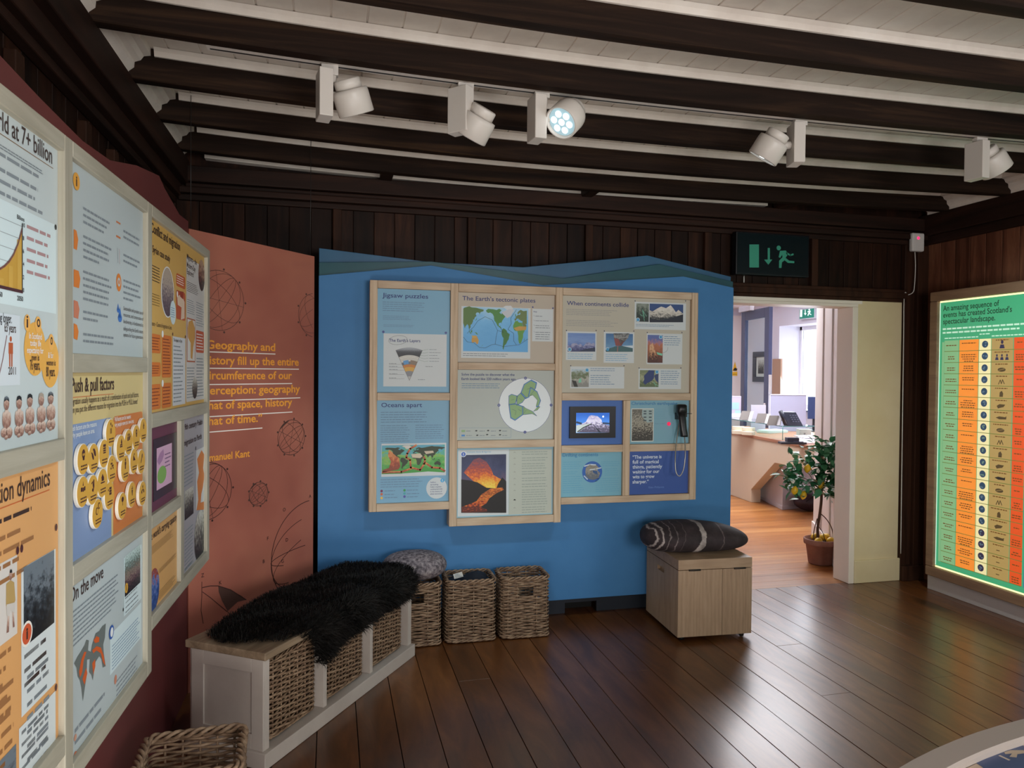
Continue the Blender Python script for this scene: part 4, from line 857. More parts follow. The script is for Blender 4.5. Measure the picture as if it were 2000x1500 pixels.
# tectonic plates
S = bsheet().view(720, 540, 5.405)
S.t("The Earth's tectonic plates", 990, 250, 1760, T_NV, h=.024, bold=.008)
S.r(980, 312, 1705, 868, WHC, 1); a, e = S.uv(996, 788), S.uv(1685, 340); S.rect(a, e, photo('print_ocean', [(.3, '5aa8e0'), (.7, '6fb8ea'), (1, 'a8d0e8')], .4, (3, 3)), 2)
world(S, (a[0], a[1]-.01, e[0], e[1]+.02), -112, MAPG, 3, (-66, 86))
S.p([(1400, 380), (1480, 345), (1540, 350), (1500, 420), (1460, 440)], M('c9ccd4', .5), 4); S.p([(1530, 545), (1590, 525), (1665, 530), (1660, 565), (1560, 575)], M('c89a48', .5), 5); S.p([(1085, 625), (1135, 625), (1140, 650), (1095, 645)], M('d0a850', .5), 5)
for q in ([(1000, 640), (1040, 690), (1110, 700), (1170, 750), (1230, 755), (1300, 720), (1335, 715), (1345, 640), (1360, 570), (1330, 510), (1305, 460), (1230, 425), (1150, 470), (1110, 530), (1040, 600)], [(1335, 715), (1420, 740), (1520, 730), (1590, 720), (1680, 660)], [(1560, 350), (1500, 440), (1505, 500), (1470, 560), (1530, 600), (1530, 680), (1560, 725)], [(1360, 570), (1420, 590), (1400, 560)]): S.l(q, .0016, BLK, 6)
S.greek(996, 800, 1480, 850, 2, T_GR, ragged=.1)
S.r(1728, 340, 1945, 688, WHC, 1); S.t('Key', 1742, 378, 1778, T_NV, h=.008)
for y, n_, x1 in ((405, 1, 1835), (455, 1, 1910), (505, 2, 1920), (575, 4, 1925)): S.greek(1760, y, x1, y+24*n_, n_, T_GR, ragged=.1); S.l([(1742, y+2), (1752, y+16)], .001, BLK, 3)
for q in ((1732, 324), (1945, 335)): S.ell(S.uv(*q), .0045, .0045, PINC, 4, 12)
bbuild(S, .70, 1.281, 1.554, 1.957, BEI)
# puzzle map
S = bsheet().view(720, 540, 5.405)
S.t('Solve the puzzle to discover what the', 980, 1045, 1540, T_NV, h=.0135, bold=.012); S.t('Earth looked like 220 million years ago.', 980, 1092, 1558, T_NV, h=.0135, bold=.012)
S.greek(982, 1120, 1405, 1185, 3, T_GB, ragged=.2)
S.view(720, 770, 5.174)
c = S.uv(1582, 110); R_ = S.uv(1843, 110)[0]-c[0]; S.ell(c, R_, R_, M('e2e8ea', .45), 1, 48); S.ring(c, R_, R_, .0016, PINC, 2)
pl_ = lambda f, r0, a0, a1, n_=16: [(c[0]+R_*f(r0, a0+(a1-a0)*i/n_)*math.cos(a0+(a1-a0)*i/n_), c[1]+R_*f(r0, a0+(a1-a0)*i/n_)*math.sin(a0+(a1-a0)*i/n_)) for i in range(n_+1)]
J = random.Random(5)
LG, LB2, LN2 = M('8db07a', .5), M('4f8ac8', .5), M('3a4a6a', .5)
pieces_ = [[(1420, 20), (1450, -30), (1500, -10), (1480, 90), (1420, 100)], [(1490, 40), (1530, -60), (1570, -40), (1560, 60), (1510, 100)], [(1540, -60), (1590, -150), (1680, -180), (1740, -130), (1700, -60), (1630, 0), (1560, 50)], [(1690, -60), (1760, -30), (1730, 60), (1700, 100), (1720, 40), (1660, 20)], [(1425, 110), (1480, 100), (1560, 130), (1555, 200), (1480, 255), (1440, 230)], [(1560, 120), (1600, 150), (1650, 170), (1690, 215), (1650, 200), (1560, 205)], [(1670, 165), (1720, 130), (1735, 100), (1700, 150)]]
pieces_ = [[(1420, 20), (1445, 5), (1500, 22), (1478, 95), (1420, 102)], [(1500, 25), (1540, -10), (1585, 30), (1550, 80), (1500, 105)], [(1545, -15), (1575, -95), (1640, -135), (1690, -110), (1680, -60), (1620, 20), (1590, 35)], [(1640, -60), (1700, -20), (1732, 60), (1712, 118), (1690, 118), (1705, 60), (1660, 10), (1620, 22)], [(1424, 110), (1480, 103), (1560, 130), (1555, 200), (1480, 255), (1440, 232)], [(1560, 125), (1600, 150), (1650, 172), (1690, 215), (1650, 195), (1560, 205)], [(1668, 170), (1712, 125), (1728, 128), (1705, 158)]]
for i, q in enumerate(pieces_):
    cx = sum(p_[0] for p_ in q)/len(q); cy = sum(p_[1] for p_ in q)/len(q); q = [(cx+(x-cx)*1.14, cy+(y-cy)*1.14) for x, y in q]; S.p(q, LB2, 2+i*.4)
    S.p([(cx+(x-cx)*.88, cy+(y-cy)*.88) for x, y in q], LG, 2.2+i*.4); S.l(q, .0014, LN2, 5.2, True)
for q in ([(1440, 60), (1470, 50)], [(1520, 40), (1545, 60)], [(1600, -50), (1660, -70)], [(1450, 150), (1490, 170), (1480, 210)], [(1510, 150), (1540, 170)], [(1590, 160), (1570, 190)]): S.l(q, .0012, LN2, 6)
for i in range(4): S.ell((c[0]+R_*math.cos(i*PI/2), c[1]+R_*math.sin(i*PI/2)), .0085, .0085, PINC, 3, 16)
for q, i in (('N', 1), ('E', 0), ('S', 3), ('W', 2)): S.txt(q, (c[0]+R_*math.cos(i*PI/2), c[1]+R_*math.sin(i*PI/2)-.0035), WHC, h=.007, lay=4, al='c')
S.l([(918, 340), (1438, 340), (1438, 438), (918, 438)], .0012, T_GB, 2, True); S.r(938, 362, 975, 382, LG, 2); S.r(938, 408, 972, 426, LB2, 2)
for x in (985, 1120, 1235, 1350): S.greek(x, 360, x+60, 380, 1, T_GR); S.greek(x, 405, x+60, 425, 1, T_GR)
for x, y in ((1085, 370), (1205, 368), (1325, 368), (1095, 415), (1195, 408), (1325, 410)): S.p([(x-12, y+3), (x, y-8), (x+16, y-3), (x+6, y+6)], BLK, 3)
bbuild(S, .70, 1.281, 1.106, 1.513, M('b4bab4', .5))
# volcano
S = bsheet().view(720, 770, 5.174)
S.r(905, 566, 1412, 1215, WHC, 1); a, e = S.uv(935, 1198), S.uv(1390, 606)
S.rect(a, e, photo('print_dusk', [(.25, '8a4a40'), (.5, '5a4a68'), (.7, '3a4066'), (.95, '1f2850')], .35, (4, 4)), 2)
S.p([(960, 790), (1010, 730), (1060, 660), (1120, 640), (1190, 680), (1240, 760), (1260, 815), (1340, 860), (1290, 950), (1190, 945), (1060, 880)], photo('print_spray', [(.1, 'f0b030'), (.35, 'e8702a'), (.6, 'b54a34'), (.9, '7a4050')], .7, (14, 14)), 3)
S.p([(1110, 880), (1160, 790), (1200, 820), (1270, 850), (1280, 950), (1200, 945)], photo('print_fire', [(.1, 'f8d850'), (.6, 'f09a2a'), (1, 'd85a20')], .6, (10, 10)), 4)
S.p([(936, 860), (1020, 870), (1100, 890), (1190, 945), (1290, 950), (1310, 900), (1350, 840), (1390, 880), (1390, 1198), (936, 1198)], M('120d0f', .5), 5)
S.p([(940, 1140), (1090, 1080), (1140, 1010), (1230, 955), (1350, 940), (1365, 965), (1290, 1000), (1220, 1050), (1190, 1100), (1130, 1140), (1190, 1160), (1200, 1185), (990, 1198), (940, 1190)], photo('print_lava', [(.2, '5a1c0c'), (.4, 'c84a18'), (.6, 'e88a2a'), (.75, '7a2a12'), (1, 'e07a28')], 1., (12, 14), seed=9), 6)
info(S, S.uv(957, 606), .013, IBD, WHC, M('e6eef2', .45), 7); S.t('Volcanic facts & figures', 990, 592, 1235, T_LB, h=.0085, bold=.006)
S.r(1420, 560, 1845, 1200, M('b9beb2', .5), 1)
for y, n_ in ((570, 2), (630, 2), (690, 3), (768, 2), (835, 2), (895, 2), (955, 4), (1050, 3), (1130, 3)): S.greek(1548, y, 1815, y+21*n_, n_, M('98a29a', .6), ragged=.15); S.p([(1460, y+22), (1475, y+8), (1490, y+22)], M('a8aaa0', .6) if y != 1050 else BLK, 3)
bbuild(S, .70, 1.281, .659, 1.062, M('94bccc', .5))
# when continents collide
S = bsheet().view(1080, 550, 6.25)
S.t('When continents collide', 170, 285, 925, T_NV, h=.024, bold=.008)
S.greek(162, 325, 810, 428, 4, M('9a9a98', .6), ragged=.2); S.greek(162, 458, 830, 560, 4, M('9a9a98', .6), ragged=.2)
def card(x0, y0, x1, y1, pins=True):
    S.r(x0, y0, x1, y1, WHC, 1)
    if pins:
        for x in (x0+4, x1-2): S.ell(S.uv(x, y0-8), .0038, .004, M('4a4a5a', .4), 4, 12)
card(998, 245, 1620, 595); S.r(1018, 265, 1168, 492, photo('print_reef', [(.2, '1a2a24'), (.5, '3a4a40'), (.75, '6a7468'), (1, '8a9488')], .9, (5, 5)), 2); S.r(1180, 268, 1587, 497, photo('print_sky_deep', [(.3, '1f3a6a'), (.8, '2a4a80')], .2, (2, 2)), 2)
S.p([(1180, 350), (1215, 365), (1270, 330), (1320, 305), (1380, 325), (1436, 287), (1470, 330), (1500, 375), (1530, 345), (1587, 390), (1587, 497), (1180, 497)], photo('print_snow', [(.12, '14181e'), (.3, '5a5a58'), (.5, 'c8c2b8'), (.75, 'd8d2c8'), (1, 'e2deda')], .75, (9, 8), seed=4), 3); S.p([(1180, 450), (1300, 470), (1450, 440), (1587, 400), (1587, 497), (1180, 497)], M('1c2230', .5), 4)
GNL = M('7ac8a8', .4)
for q in ([(1115, 480), (1090, 340)], [(1095, 420), (1060, 400)], [(1090, 345), (1140, 425)], [(1098, 360), (1115, 440)]): S.l(q, .0022, GNL, 4)
info(S, S.uv(1036, 465), .010, IB, T_NV, WHC); S.greek(1012, 512, 1475, 560, 2, T_GB, ragged=.2)
card(160, 605, 528, 962); S.r(180, 625, 515, 855, photo('print_sky', [(.3, '5a78b8'), (.6, '7a98cc'), (.9, '6a8ac4')], .5, (2, 6)), 2)
S.p([(180, 775), (210, 785), (235, 755), (285, 750), (310, 775), (330, 755), (370, 790), (410, 745), (440, 740), (470, 760), (500, 745), (515, 780), (515, 855), (180, 855)], photo('print_peaks', [(.2, '3a3f70'), (.5, '6a70a0'), (.75, 'a8a8c4'), (1, '7a80a8')], .9, (8, 6)), 3); S.p([(300, 855), (400, 820), (515, 805), (515, 855)], M('2a3450', .5), 4)
info(S, S.uv(203, 827), .010, IB, T_NV, WHC); S.greek(178, 868, 500, 948, 3, T_LB, ragged=.3)
card(622, 612, 988, 995); S.r(645, 632, 973, 857, photo('print_haze', [(.2, '6a9ac0'), (.7, '4a78a8'), (1, '3f6a9a')], .4, (2, 3)), 2)
S.p([(738, 632), (935, 632), (915, 690), (860, 745), (835, 785), (765, 785), (745, 700)], photo('print_ash', [(.2, '6a3a38'), (.45, '4a4644'), (.7, '9a9a98'), (1, '3a3c40')], .8, (6, 6), seed=3), 3); S.p([(745, 690), (800, 700), (830, 780), (765, 785)], M('8a4a48', .5), 4)
S.p([(645, 830), (760, 790), (840, 785), (973, 815), (973, 857), (645, 857)], M('3f6468', .5), 4); S.l([(790, 790), (785, 855)], .004, M('b86a5a', .5), 5); S.p([(845, 785), (973, 780), (973, 812)], M('d0dce4', .5), 4)
info(S, S.uv(667, 827), .010, IB, T_NV, WHC); S.greek(642, 872, 955, 975, 4, T_LB, ragged=.25)
card(1146, 630, 1575, 1012); S.r(1156, 650, 1337, 992, photo('print_canyon', [(.15, '5a2a1c'), (.4, '9a5a3a'), (.62, 'b56a48'), (.72, 'a87888'), (.85, '5a6aa8')], .35, (6, 8), seed=1), 2)
S.p([(1165, 992), (1180, 780), (1215, 745), (1240, 830), (1300, 992)], photo('print_rock', [(.25, '4a2418'), (.5, 'b07850'), (.75, 'd8a880')], 1., (6, 8)), 3); S.p([(1262, 860), (1335, 880), (1330, 905), (1275, 890)], GNL, 4)
info(S, S.uv(1315, 677), .010, IB, T_NV, WHC); S.greek(1358, 655, 1555, 785, 5, T_GB, ragged=.25); S.l([(1402, 800), (1400, 830), (1380, 855), (1345, 870)], .0012, BLK, 4)
card(212, 1035, 868, 1305); S.r(225, 1068, 436, 1287, photo('print_valley', [(.2, '8a8a84'), (.45, 'b5b2a8'), (.6, '5a6a44'), (.75, '7a8464'), (.95, 'b8c8d0')], .5, (5, 5), seed=6), 2); S.p([(320, 1190), (345, 1180), (345, 1230), (310, 1235)], GNL, 3)
S.p([(228, 1200), (280, 1215), (305, 1285), (260, 1285)], M('2c2a26', .5), 3); info(S, S.uv(415, 1080), .010, IB, T_NV, WHC); S.greek(458, 1048, 765, 1098, 2, T_GB, ragged=.1); S.greek(458, 1130, 750, 1262, 5, T_GB, ragged=.25)
card(1046, 1062, 1562, 1312); S.r(1060, 1080, 1287, 1287, photo('print_coast', [(.2, '5a6a48'), (.5, 'a8ac88'), (.8, '7a8460')], .9, (6, 6)), 2)
S.p([(1110, 1150), (1150, 1110), (1170, 1082), (1235, 1085), (1232, 1180), (1200, 1215), (1150, 1240), (1125, 1260), (1100, 1230), (1115, 1190)], M('26386e', .45), 3); S.p([(1235, 1150), (1285, 1110), (1287, 1240), (1250, 1200)], M('2c3c6a', .45), 3); S.l([(1225, 1235), (1285, 1275)], .0022, GNL, 4); S.l([(1235, 1225), (1250, 1280)], .0022, GNL, 4)
info(S, S.uv(1268, 1103), .010, IB, T_NV, WHC); S.greek(1315, 1078, 1550, 1205, 5, T_GB, ragged=.25); S.greek(1315, 1210, 1550, 1260, 2, T_GB)
bbuild(S, 1.325, 2.163, 1.38, 1.96, M('bcb6a6', .5))
# screen
S = bsheet(); sp = bbuild(S, 1.325, 1.717, 1.068, 1.336, M('3d68b0', .45), 'screen_surround')
S = bsheet(.014).view(1080, 760, 6.25); a, e = S.uv(204, 602), S.uv(768, 213)
x0, y1 = S.uv(283, 290); x1, y0 = S.uv(688, 530)
S.rect((x0, y0), (x1, y1), photo('screen_sky', [(.1, '7ab0e8'), (.5, '3f7cd0'), (.9, '1f58b0')], .15, (2, 2), glow=.85), 1)
S.p([(283, 440), (330, 435), (400, 400), (440, 330), (470, 318), (545, 330), (590, 370), (600, 410), (640, 430), (688, 440), (688, 530), (283, 530)], photo('screen_rubble', [(.2, '4a4458'), (.45, '8a84a0'), (.65, 'd0cce0'), (.9, 'a098b8')], .9, (14, 12), glow=.8), 2)
S.p([(285, 445), (460, 420), (300, 530), (283, 530)], ME('c8d4d0', .7), 3); S.p([(480, 415), (500, 440), (590, 528), (560, 530)], ME('2a3040', .5), 3); S.l([(300, 520), (370, 470), (470, 425)], .006, ME('28303a', .4), 4); S.l([(290, 405), (345, 420)], .012, ME('2a4468', .4), 3); S.l([(610, 415), (685, 420)], .010, ME('2a4468', .4), 3)
S.ell(S.uv(612, 335), .006, .006, ME('f0f4ff', 1.), 4, 12); S.ell(S.uv(588, 385), .003, .003, ME('f0f4ff', 1.), 4, 8)
S.build('screen', [(a[0], a[1]), (e[0], a[1]), (e[0], e[1]), (a[0], e[1])], sp, M('08080a', .3), .0135)
# earthquake
S = bsheet().view(1080, 760, 6.25)
S.t('Christchurch earthquake', 958, 192, 1518, M('3f7fb0', .5), h=.019, bold=.012)
S.r(958, 236, 1226, 638, M('d8dcd4', .5), 1); S.r(966, 246, 1218, 628, photo('print_rubble', [(.25, '3a3630'), (.45, '8a8476'), (.6, 'b8b2a0'), (.8, '6a665c')], 1.2, (14, 20), seed=2), 2); S.p([(1090, 246), (1218, 246), (1218, 400), (1150, 410), (1085, 330)], M('a0b4b4', .5), 3)
for y in (262, 292, 335, 375):
    for x in (1105, 1170): S.r(x, y, x+34, y+16, M('4a5a60', .4), 4)
S.greek(1248, 235, 1385, 365, 6, M('7aa8bc', .6), ragged=.2); S.t('Push to start', 1245, 428, 1368, T_GB, h=.0075, bold=.004)
ep = bbuild(S, 1.762, 2.163, 1.068, 1.336, M('7eacbe', .45))
p = S.o+Vector((S.uv(1414, 424)[0], 0, S.uv(1414, 424)[1])); RX = Matrix(((1, 0, 0), (0, 0, -1), (0, 1, 0)))
b = MB(); b.lathe([(.012, 0), (.012, .003), (.0085, .004), (.0082, .009), (.005, .012), (.0001, .0125)], 20, 0, RX, p); b.build('push_button', ME('f0305a', .8), ep)
# drifting continents
S = bsheet().view(1080, 760, 6.25)
S.t('Drifting continents', 118, 825, 550, M('3f86b8', .5), h=.021, bold=.012)
for x0, x1, y0, y1, n_ in ((122, 355, 878, 975, 4), (122, 300, 1000, 1040, 2), (122, 385, 1055, 1265, 8), (590, 820, 875, 940, 3), (630, 812, 960, 1055, 4), (520, 820, 1080, 1250, 7)): S.greek(x0, y0, x1, y1, n_, M('6aa8c4', .6), ragged=.2)
S.e(356, 880, 600, 1140, M('2f64b4', .4), 2)
S.p([(400, 960), (440, 925), (520, 915), (560, 960), (540, 990), (575, 1020), (560, 1080), (500, 1108), (440, 1100), (400, 1060), (395, 1010)], photo('print_land', [(.3, '6a7078'), (.6, 'a09a90'), (.9, '8a8478')], .8, (6, 6)), 3); S.l([(385, 940), (450, 920), (520, 925)], .007, M('d0dce4', .5), 4); S.l([(450, 985), (520, 975), (585, 960)], .006, M('d0dce4', .5), 4); S.l([(380, 1060), (420, 1100)], .007, M('c0d0dc', .5), 4); S.p([(480, 990), (540, 1000), (545, 1045), (490, 1020)], M('3a5a8a', .5), 4)
bbuild(S, 1.325, 1.717, .757, 1.024, M('78b0c4', .45))
# quotation
S = bsheet().view(1080, 760, 6.25)
for q, y, x1 in (('“The universe is', 850, 1325), ('full of magical', 910, 1290), ('things, patiently', 970, 1332), ('waiting for our', 1030, 1298), ('wits to grow', 1090, 1238), ('sharper.”', 1152, 1168)): S.t(q, 970, y, x1, M('d5e2f0', .5), h=.0205, bold=.018)
S.t('Eden Phillpotts', 1168, 1210, 1355, M('6f90d0', .5), h=.011, bold=.006)
bbuild(S, 1.762, 2.163, .757, 1.024, M('3656a0', .45))
# handset hanging on the frame
def bp(x, y, Y): S.view(1080, 760, 6.25); return onY(1080+x/6.25, 760+y/6.25, Y)
hs = thing('telephone_handset', bp(1575, 400, 4.04), 'black telephone handset hanging on a looped metal cord beside the red button', 'telephone handset')
b = MB()
def loft(sec, mi=0):
    """sec: (centre, half width x, half depth y) rounded sections"""
    n_ = 14; vs = []
    for c_, hx, hy in sec:
        for k_ in range(n_):
            a_ = 2*PI*k_/n_; cx, sx = math.cos(a_), math.sin(a_)
            vs.append((c_[0]+hx*math.copysign(abs(cx)**.6, cx), c_[1]+hy*math.copysign(abs(sx)**.6, sx), c_[2]))
    fs = [(i*n_+k_, i*n_+(k_+1) % n_, (i+1)*n_+(k_+1) % n_, (i+1)*n_+k_) for i in range(len(sec)-1) for k_ in range(n_)]
    b.add(vs, [f[::-1] for f in fs]+[list(range(n_)), list(range((len(sec)-1)*n_, len(sec)*n_))[::-1]], mi, True)
Yh = 4.018
loft([(bp(1570, 186, Yh), .022, .016), (bp(1570, 200, Yh), .031, .024), (bp(1570, 280, Yh), .032, .026), (bp(1570, 300, Yh), .028, .018), (bp(1578, 340, Yh), .023, .014), (bp(1590, 480, Yh), .021, .014), (bp(1600, 560, Yh), .022, .02), (bp(1600, 582, Yh), .021, .02)])
b.build('handset', M('101214', .35), hs)
b = MB(); c_ = bp(1575, 300, 4.05); b.box((c_.x-.038, 4.022, c_.z-.035), (c_.x-.018, 4.0745, c_.z+.004)); b.box((c_.x-.03, 4.04, c_.z-.02), (c_.x+.03, 4.0745, c_.z+.004)); b.tube([(c_.x-.03, 4.0, c_.z+.004), (c_.x+.04, 4.0, c_.z+.003)], .0022, 6); b.build('cradle', M('141518', .4), hs)
def spline(P, n_=8):
    out = []; P = [Vector(p_) for p_ in P]
    for i in range(len(P)-1):
        p0, p1, p2, p3 = P[max(i-1, 0)], P[i], P[i+1], P[min(i+2, len(P)-1)]
        for k_ in range(n_):
            t = k_/n_; out.append(.5*((2*p1)+(p2-p0)*t+(2*p0-5*p1+4*p2-p3)*t*t+(3*p1-p0-3*p2+p3)*t**3))
    return out+[P[-1]]
pts = [bp(x, y, Y) for x, y, Y in ((1605, 575, 4.018), (1614, 700, 4.0), (1612, 850, 3.985), (1590, 990, 3.985), (1545, 1062, 3.99), (1505, 1020, 3.995), (1492, 900, 4.0), (1500, 720, 4.02), (1525, 520, 4.04), (1548, 380, 4.05))]
b = MB(); b.tube(spline(pts), .0036, 8); b.build('cord', M('a8a49c', .3, .85), hs)
# ---------------------------------------------------------------- wicker baskets
WICK = noisy('wicker', [(.22, '46342a'), (.42, '785f4b'), (.58, '9c8168'), (.8, 'b39b82')], 26, .6, 4, .1, (1, 1, 2.5), spec=.4)
def make_basket(name, label, wx, wy, h, group, rows=28, slot=True, rim=.010):
    o = thing(name, (0, 0, 0), label, 'basket', group)
    rc = .03; rnd_ = random.Random(int(wx*1000)); R = rnd_.uniform
    per = []; seg = [('x', -wx/2+rc, wx/2-rc), ('c', wx/2-rc, -wy/2+rc, -PI/2), ('y', -wy/2+rc, wy/2-rc), ('c', wx/2-rc, wy/2-rc, 0), ('X', wx/2-rc, -wx/2+rc), ('c', -wx/2+rc, wy/2-rc, PI/2), ('Y', wy/2-rc, -wy/2+rc), ('c', -wx/2+rc, -wy/2+rc, PI)]
    st = .010
    for s_ in seg:
        if s_[0] == 'c':
            for k_ in range(5): a_ = s_[3]+PI/2*k_/5; per.append((s_[1]+rc*math.cos(a_), s_[2]+rc*math.sin(a_), math.cos(a_), math.sin(a_)))
        else:
            n_ = max(2, int(abs(s_[2]-s_[1])/st))
            for k_ in range(n_):
                v = s_[1]+(s_[2]-s_[1])*k_/n_
                per.append({'x': (v, -wy/2, 0, -1), 'X': (v, wy/2, 0, 1), 'y': (wx/2, v, 1, 0), 'Y': (-wx/2, v, -1, 0)}[s_[0]])
    L = [0]
    for p_, q_ in zip(per, per[1:]+per[:1]): L.append(L[-1]+math.hypot(q_[0]-p_[0], q_[1]-p_[1]))
    ns = 2*round(L[-1]/.054/2); sp = L[-1]/ns
    b = MB(); z0, z1 = .02, h-.022; pitch = (z1-z0)/rows
    for i in range(rows):
        z = z0+pitch*(i+.5); jr = R(-.0012, .0012); path = []
        for p_, s_ in zip(per, L):
            a_ = .0065*math.cos(PI*s_/sp+PI*i); dz = .0012*math.sin(PI*s_/sp*.31+i*1.3)
            path.append((p_[0]+p_[2]*a_, p_[1]+p_[3]*a_, z+dz+jr))
        r_ = pitch*R(.40, .50)
        if slot and h*.70 < z < h*.82:
            path = [q for q in path if not (q[1] < -wy/2+.02 and abs(q[0]) < .036)]
            k_ = next((j for j in range(len(path)) if path[j][1] < -wy/2+.02 and path[j][0] >= .036), 0)
            path = path[k_:]+path[:k_]; b.tube(path, r_, 5)
        else: b.tube(path, r_, 5, closed=True)
    for k_ in range(ns):
        s_ = sp*(k_+.0); j = min(range(len(per)), key=lambda q: abs(L[q]-s_)); p_ = per[j]
        if slot and p_[1] < -wy/2+.001 and abs(p_[0]) < .034: continue
        b.tube([(p_[0], p_[1], .01), (p_[0], p_[1], h-.012)], .0042, 5)
    b.build('woven_body', WICK, o, local=True)
    for nm, z in (('rim', h-.012), ('foot_band', .013)):
        b = MB()
        for ph in range(3):
            path = []
            for p_, s_ in zip(per, L):
                a_ = 2*PI*s_/.10+ph*2*PI/3; path.append((p_[0]+p_[2]*rim*.85*math.cos(a_), p_[1]+p_[3]*rim*.85*math.cos(a_), z+rim*.85*math.sin(a_)*(.55 if nm == 'foot_band' else 1)))
            b.tube(path, rim*.52, 6, closed=True)
        b.build(nm, WICK, o, local=True)
    b = MB(); b.box((-wx/2+.012, -wy/2+.012, .012), (wx/2-.012, wy/2-.012, .022)); b.build('base', WICK, o, local=True)
    return o
def put(o, loc, rz=0): o.location = loc; o.rotation_euler = (0, 0, rz); return o
gr = 'wicker baskets beside the bench'
k1 = put(make_basket('wicker_basket', 'wicker basket under the grey pebble cushion, next to the end of the bench', .268, .215, .35, gr, 32), (.452, 3.995, 0), math.radians(1))
k2 = put(make_basket('wicker_basket', 'wicker basket holding a dark cloth, middle of the three by the blue board', .268, .215, .35, gr, 32, False), (.762, 4.0, 0), math.radians(-.5))
k3 = dup(k1, (1.073, 3.995, 0), math.radians(-1), 'empty wicker basket at the right end of the row by the blue board')
# ---------------------------------------------------------------- storage bench
BO_, BA = Vector((-.238, 2.83, 0)), math.atan2(.825, .565)
PAINT = noisy('bench_paint', [(.3, 'b9aea6'), (.7, 'c6bcb4')], 5, .5)
bn = thing('storage_bench', BO_, 'white painted storage bench with a wooden top, standing in front of the red board', 'bench', None, BA)
BL, BD, BH = 1.15, .365, .44
TOPW = wood('bench_top_wood', [(.25, '6a5846'), (.5, '8f7a64'), (.75, 'ab967e')], 'X', 6, 14, .5, rings=True)
b = MB(); b.box((-.015, -.015, BH-.03), (BL+.01, BD+.005, BH)); b.build('top', TOPW, bn, .004, True)
b = MB(); b.box((-.02, -.02, 0), (BL+.015, BD, .062)); b.build('plinth', PAINT, bn, .003, True)
for x0 in (0, BL-.028):
    b = MB(); b.box((x0, 0, .0625), (x0+.028, BD-.02, BH-.0305)); 
    xo = x0-.008 if x0 == 0 else x0+.028
    for a_, e_ in (((xo, 0, .0625), (xo+.0078, .055, BH-.031)), ((xo, BD-.08, .0625), (xo+.0078, BD-.02, BH-.031)), ((xo, .0553, BH-.085), (xo+.0078, BD-.0803, BH-.031)), ((xo, .0553, .0625), (xo+.0078, BD-.0803, .12))): b.box(a_, e_)
    b.build('side_panel', PAINT, bn, .0015, True)
bay = (BL-.028*2-.024*2)/3
for i in (1, 2):
    x0 = .028+bay*i+.024*(i-1); b = MB(); b.box((x0, 0, .0625), (x0+.024, BD-.02, BH-.0305)); b.build('divider', PAINT, bn, .0015, True)
b = MB(); b.box((.0, BD-.0195, .0625), (BL, BD-.008, BH-.031)); b.build('back_panel', PAINT, bn, 0, True)
gr = 'wicker baskets in the bench'
RB = Matrix.Rotation(BA, 3, 'Z')
def inb(s, t, z): return BO_+RB @ Vector((s, t, z))
kb = make_basket('wicker_basket', 'wicker basket in the bench bay nearest the camera', bay-.045, .29, .325, gr, 30, False, .007)
put(kb, inb(.028+bay*.5, .172, .063), BA)
dup(kb, inb(.028+bay*1.5+.024, .172, .063), BA, 'wicker basket in the middle bay of the bench')
dup(kb, inb(.028+bay*2.5+.048, .172, .063), BA, 'wicker basket in the bench bay farthest from the camera')
put(make_basket('wicker_basket', 'open wicker basket on the floor in front of the near end of the bench', .285, .26, .35, None, 26, False, .012), (-.405, 2.325, 0), math.radians(3))
# sheepskin
OUT = [(.02, .12), (-.005, .20), (.03, .30), (.16, .36), (.35, .39), (.6, .41), (.9, .40), (1.1, .38), (1.17, .27), (1.19, .08), (1.17, -.04), (1.06, -.085), (.92, -.095), (.8, -.085), (.68, -.105), (.56, -.10), (.46, -.105), (.40, -.13), (.34, -.15), (.275, -.12), (.255, -.03), (.18, .015), (.09, .03)]
def inside(p, P):
    c_ = False
    for i in range(len(P)):
        a_, e_ = P[i-1], P[i]
        if (a_[1] > p[1]) != (e_[1] > p[1]) and p[0] < (e_[0]-a_[0])*(p[1]-a_[1])/(e_[1]-a_[1])+a_[0]: c_ = not c_
    return c_
def edge(p, P):
    d_ = 9; q = Vector(p)
    for i in range(len(P)):
        a_, e_ = Vector(P[i-1]), Vector(P[i]); t = max(0, min(1, (q-a_).dot(e_-a_)/(e_-a_).length_squared)); d_ = min(d_, (q-a_-(e_-a_)*t).length)
    return d_
def skin(s, t):
    d_ = edge((s, t), OUT); h_ = .004+.034*min(1, d_/.07)**.6*(.8+.3*math.sin(s*17+t*9)*math.sin(t*23+s*5))
    f = .05
    if t > f: return Vector((s, t, BH+h_)), Vector((0, 0, 1))
    if t > -f*.57:
        a_ = (f-t)/(f*1.57)*PI/2; return Vector((s, f-.018-(.05+h_)*math.sin(a_)+.0, BH-.05+(.05+h_)*math.cos(a_))), Vector((0, -math.sin(a_), math.cos(a_)))
    return Vector((s, -.018-h_, BH-.05-(-t-f*.57))), Vector((0, -1, 0))
b = MB(); G = .016; idx = {}
for i in range(-2, 78):
    for j in range(-11, 28):
        c4 = [(i, j), (i+1, j), (i+1, j+1), (i, j+1)]
        if all(inside((x*G, y*G), OUT) for x, y in c4):
            f = []
            for q in c4:
                if q not in idx: idx[q] = len(b.v); b.v.append(tuple(skin(q[0]*G, q[1]*G)[0]))
                f.append(idx[q])
            b.f.append(f); b.m.append(0); b.sm.append(True)
rf = random.Random(2); n_ = 0
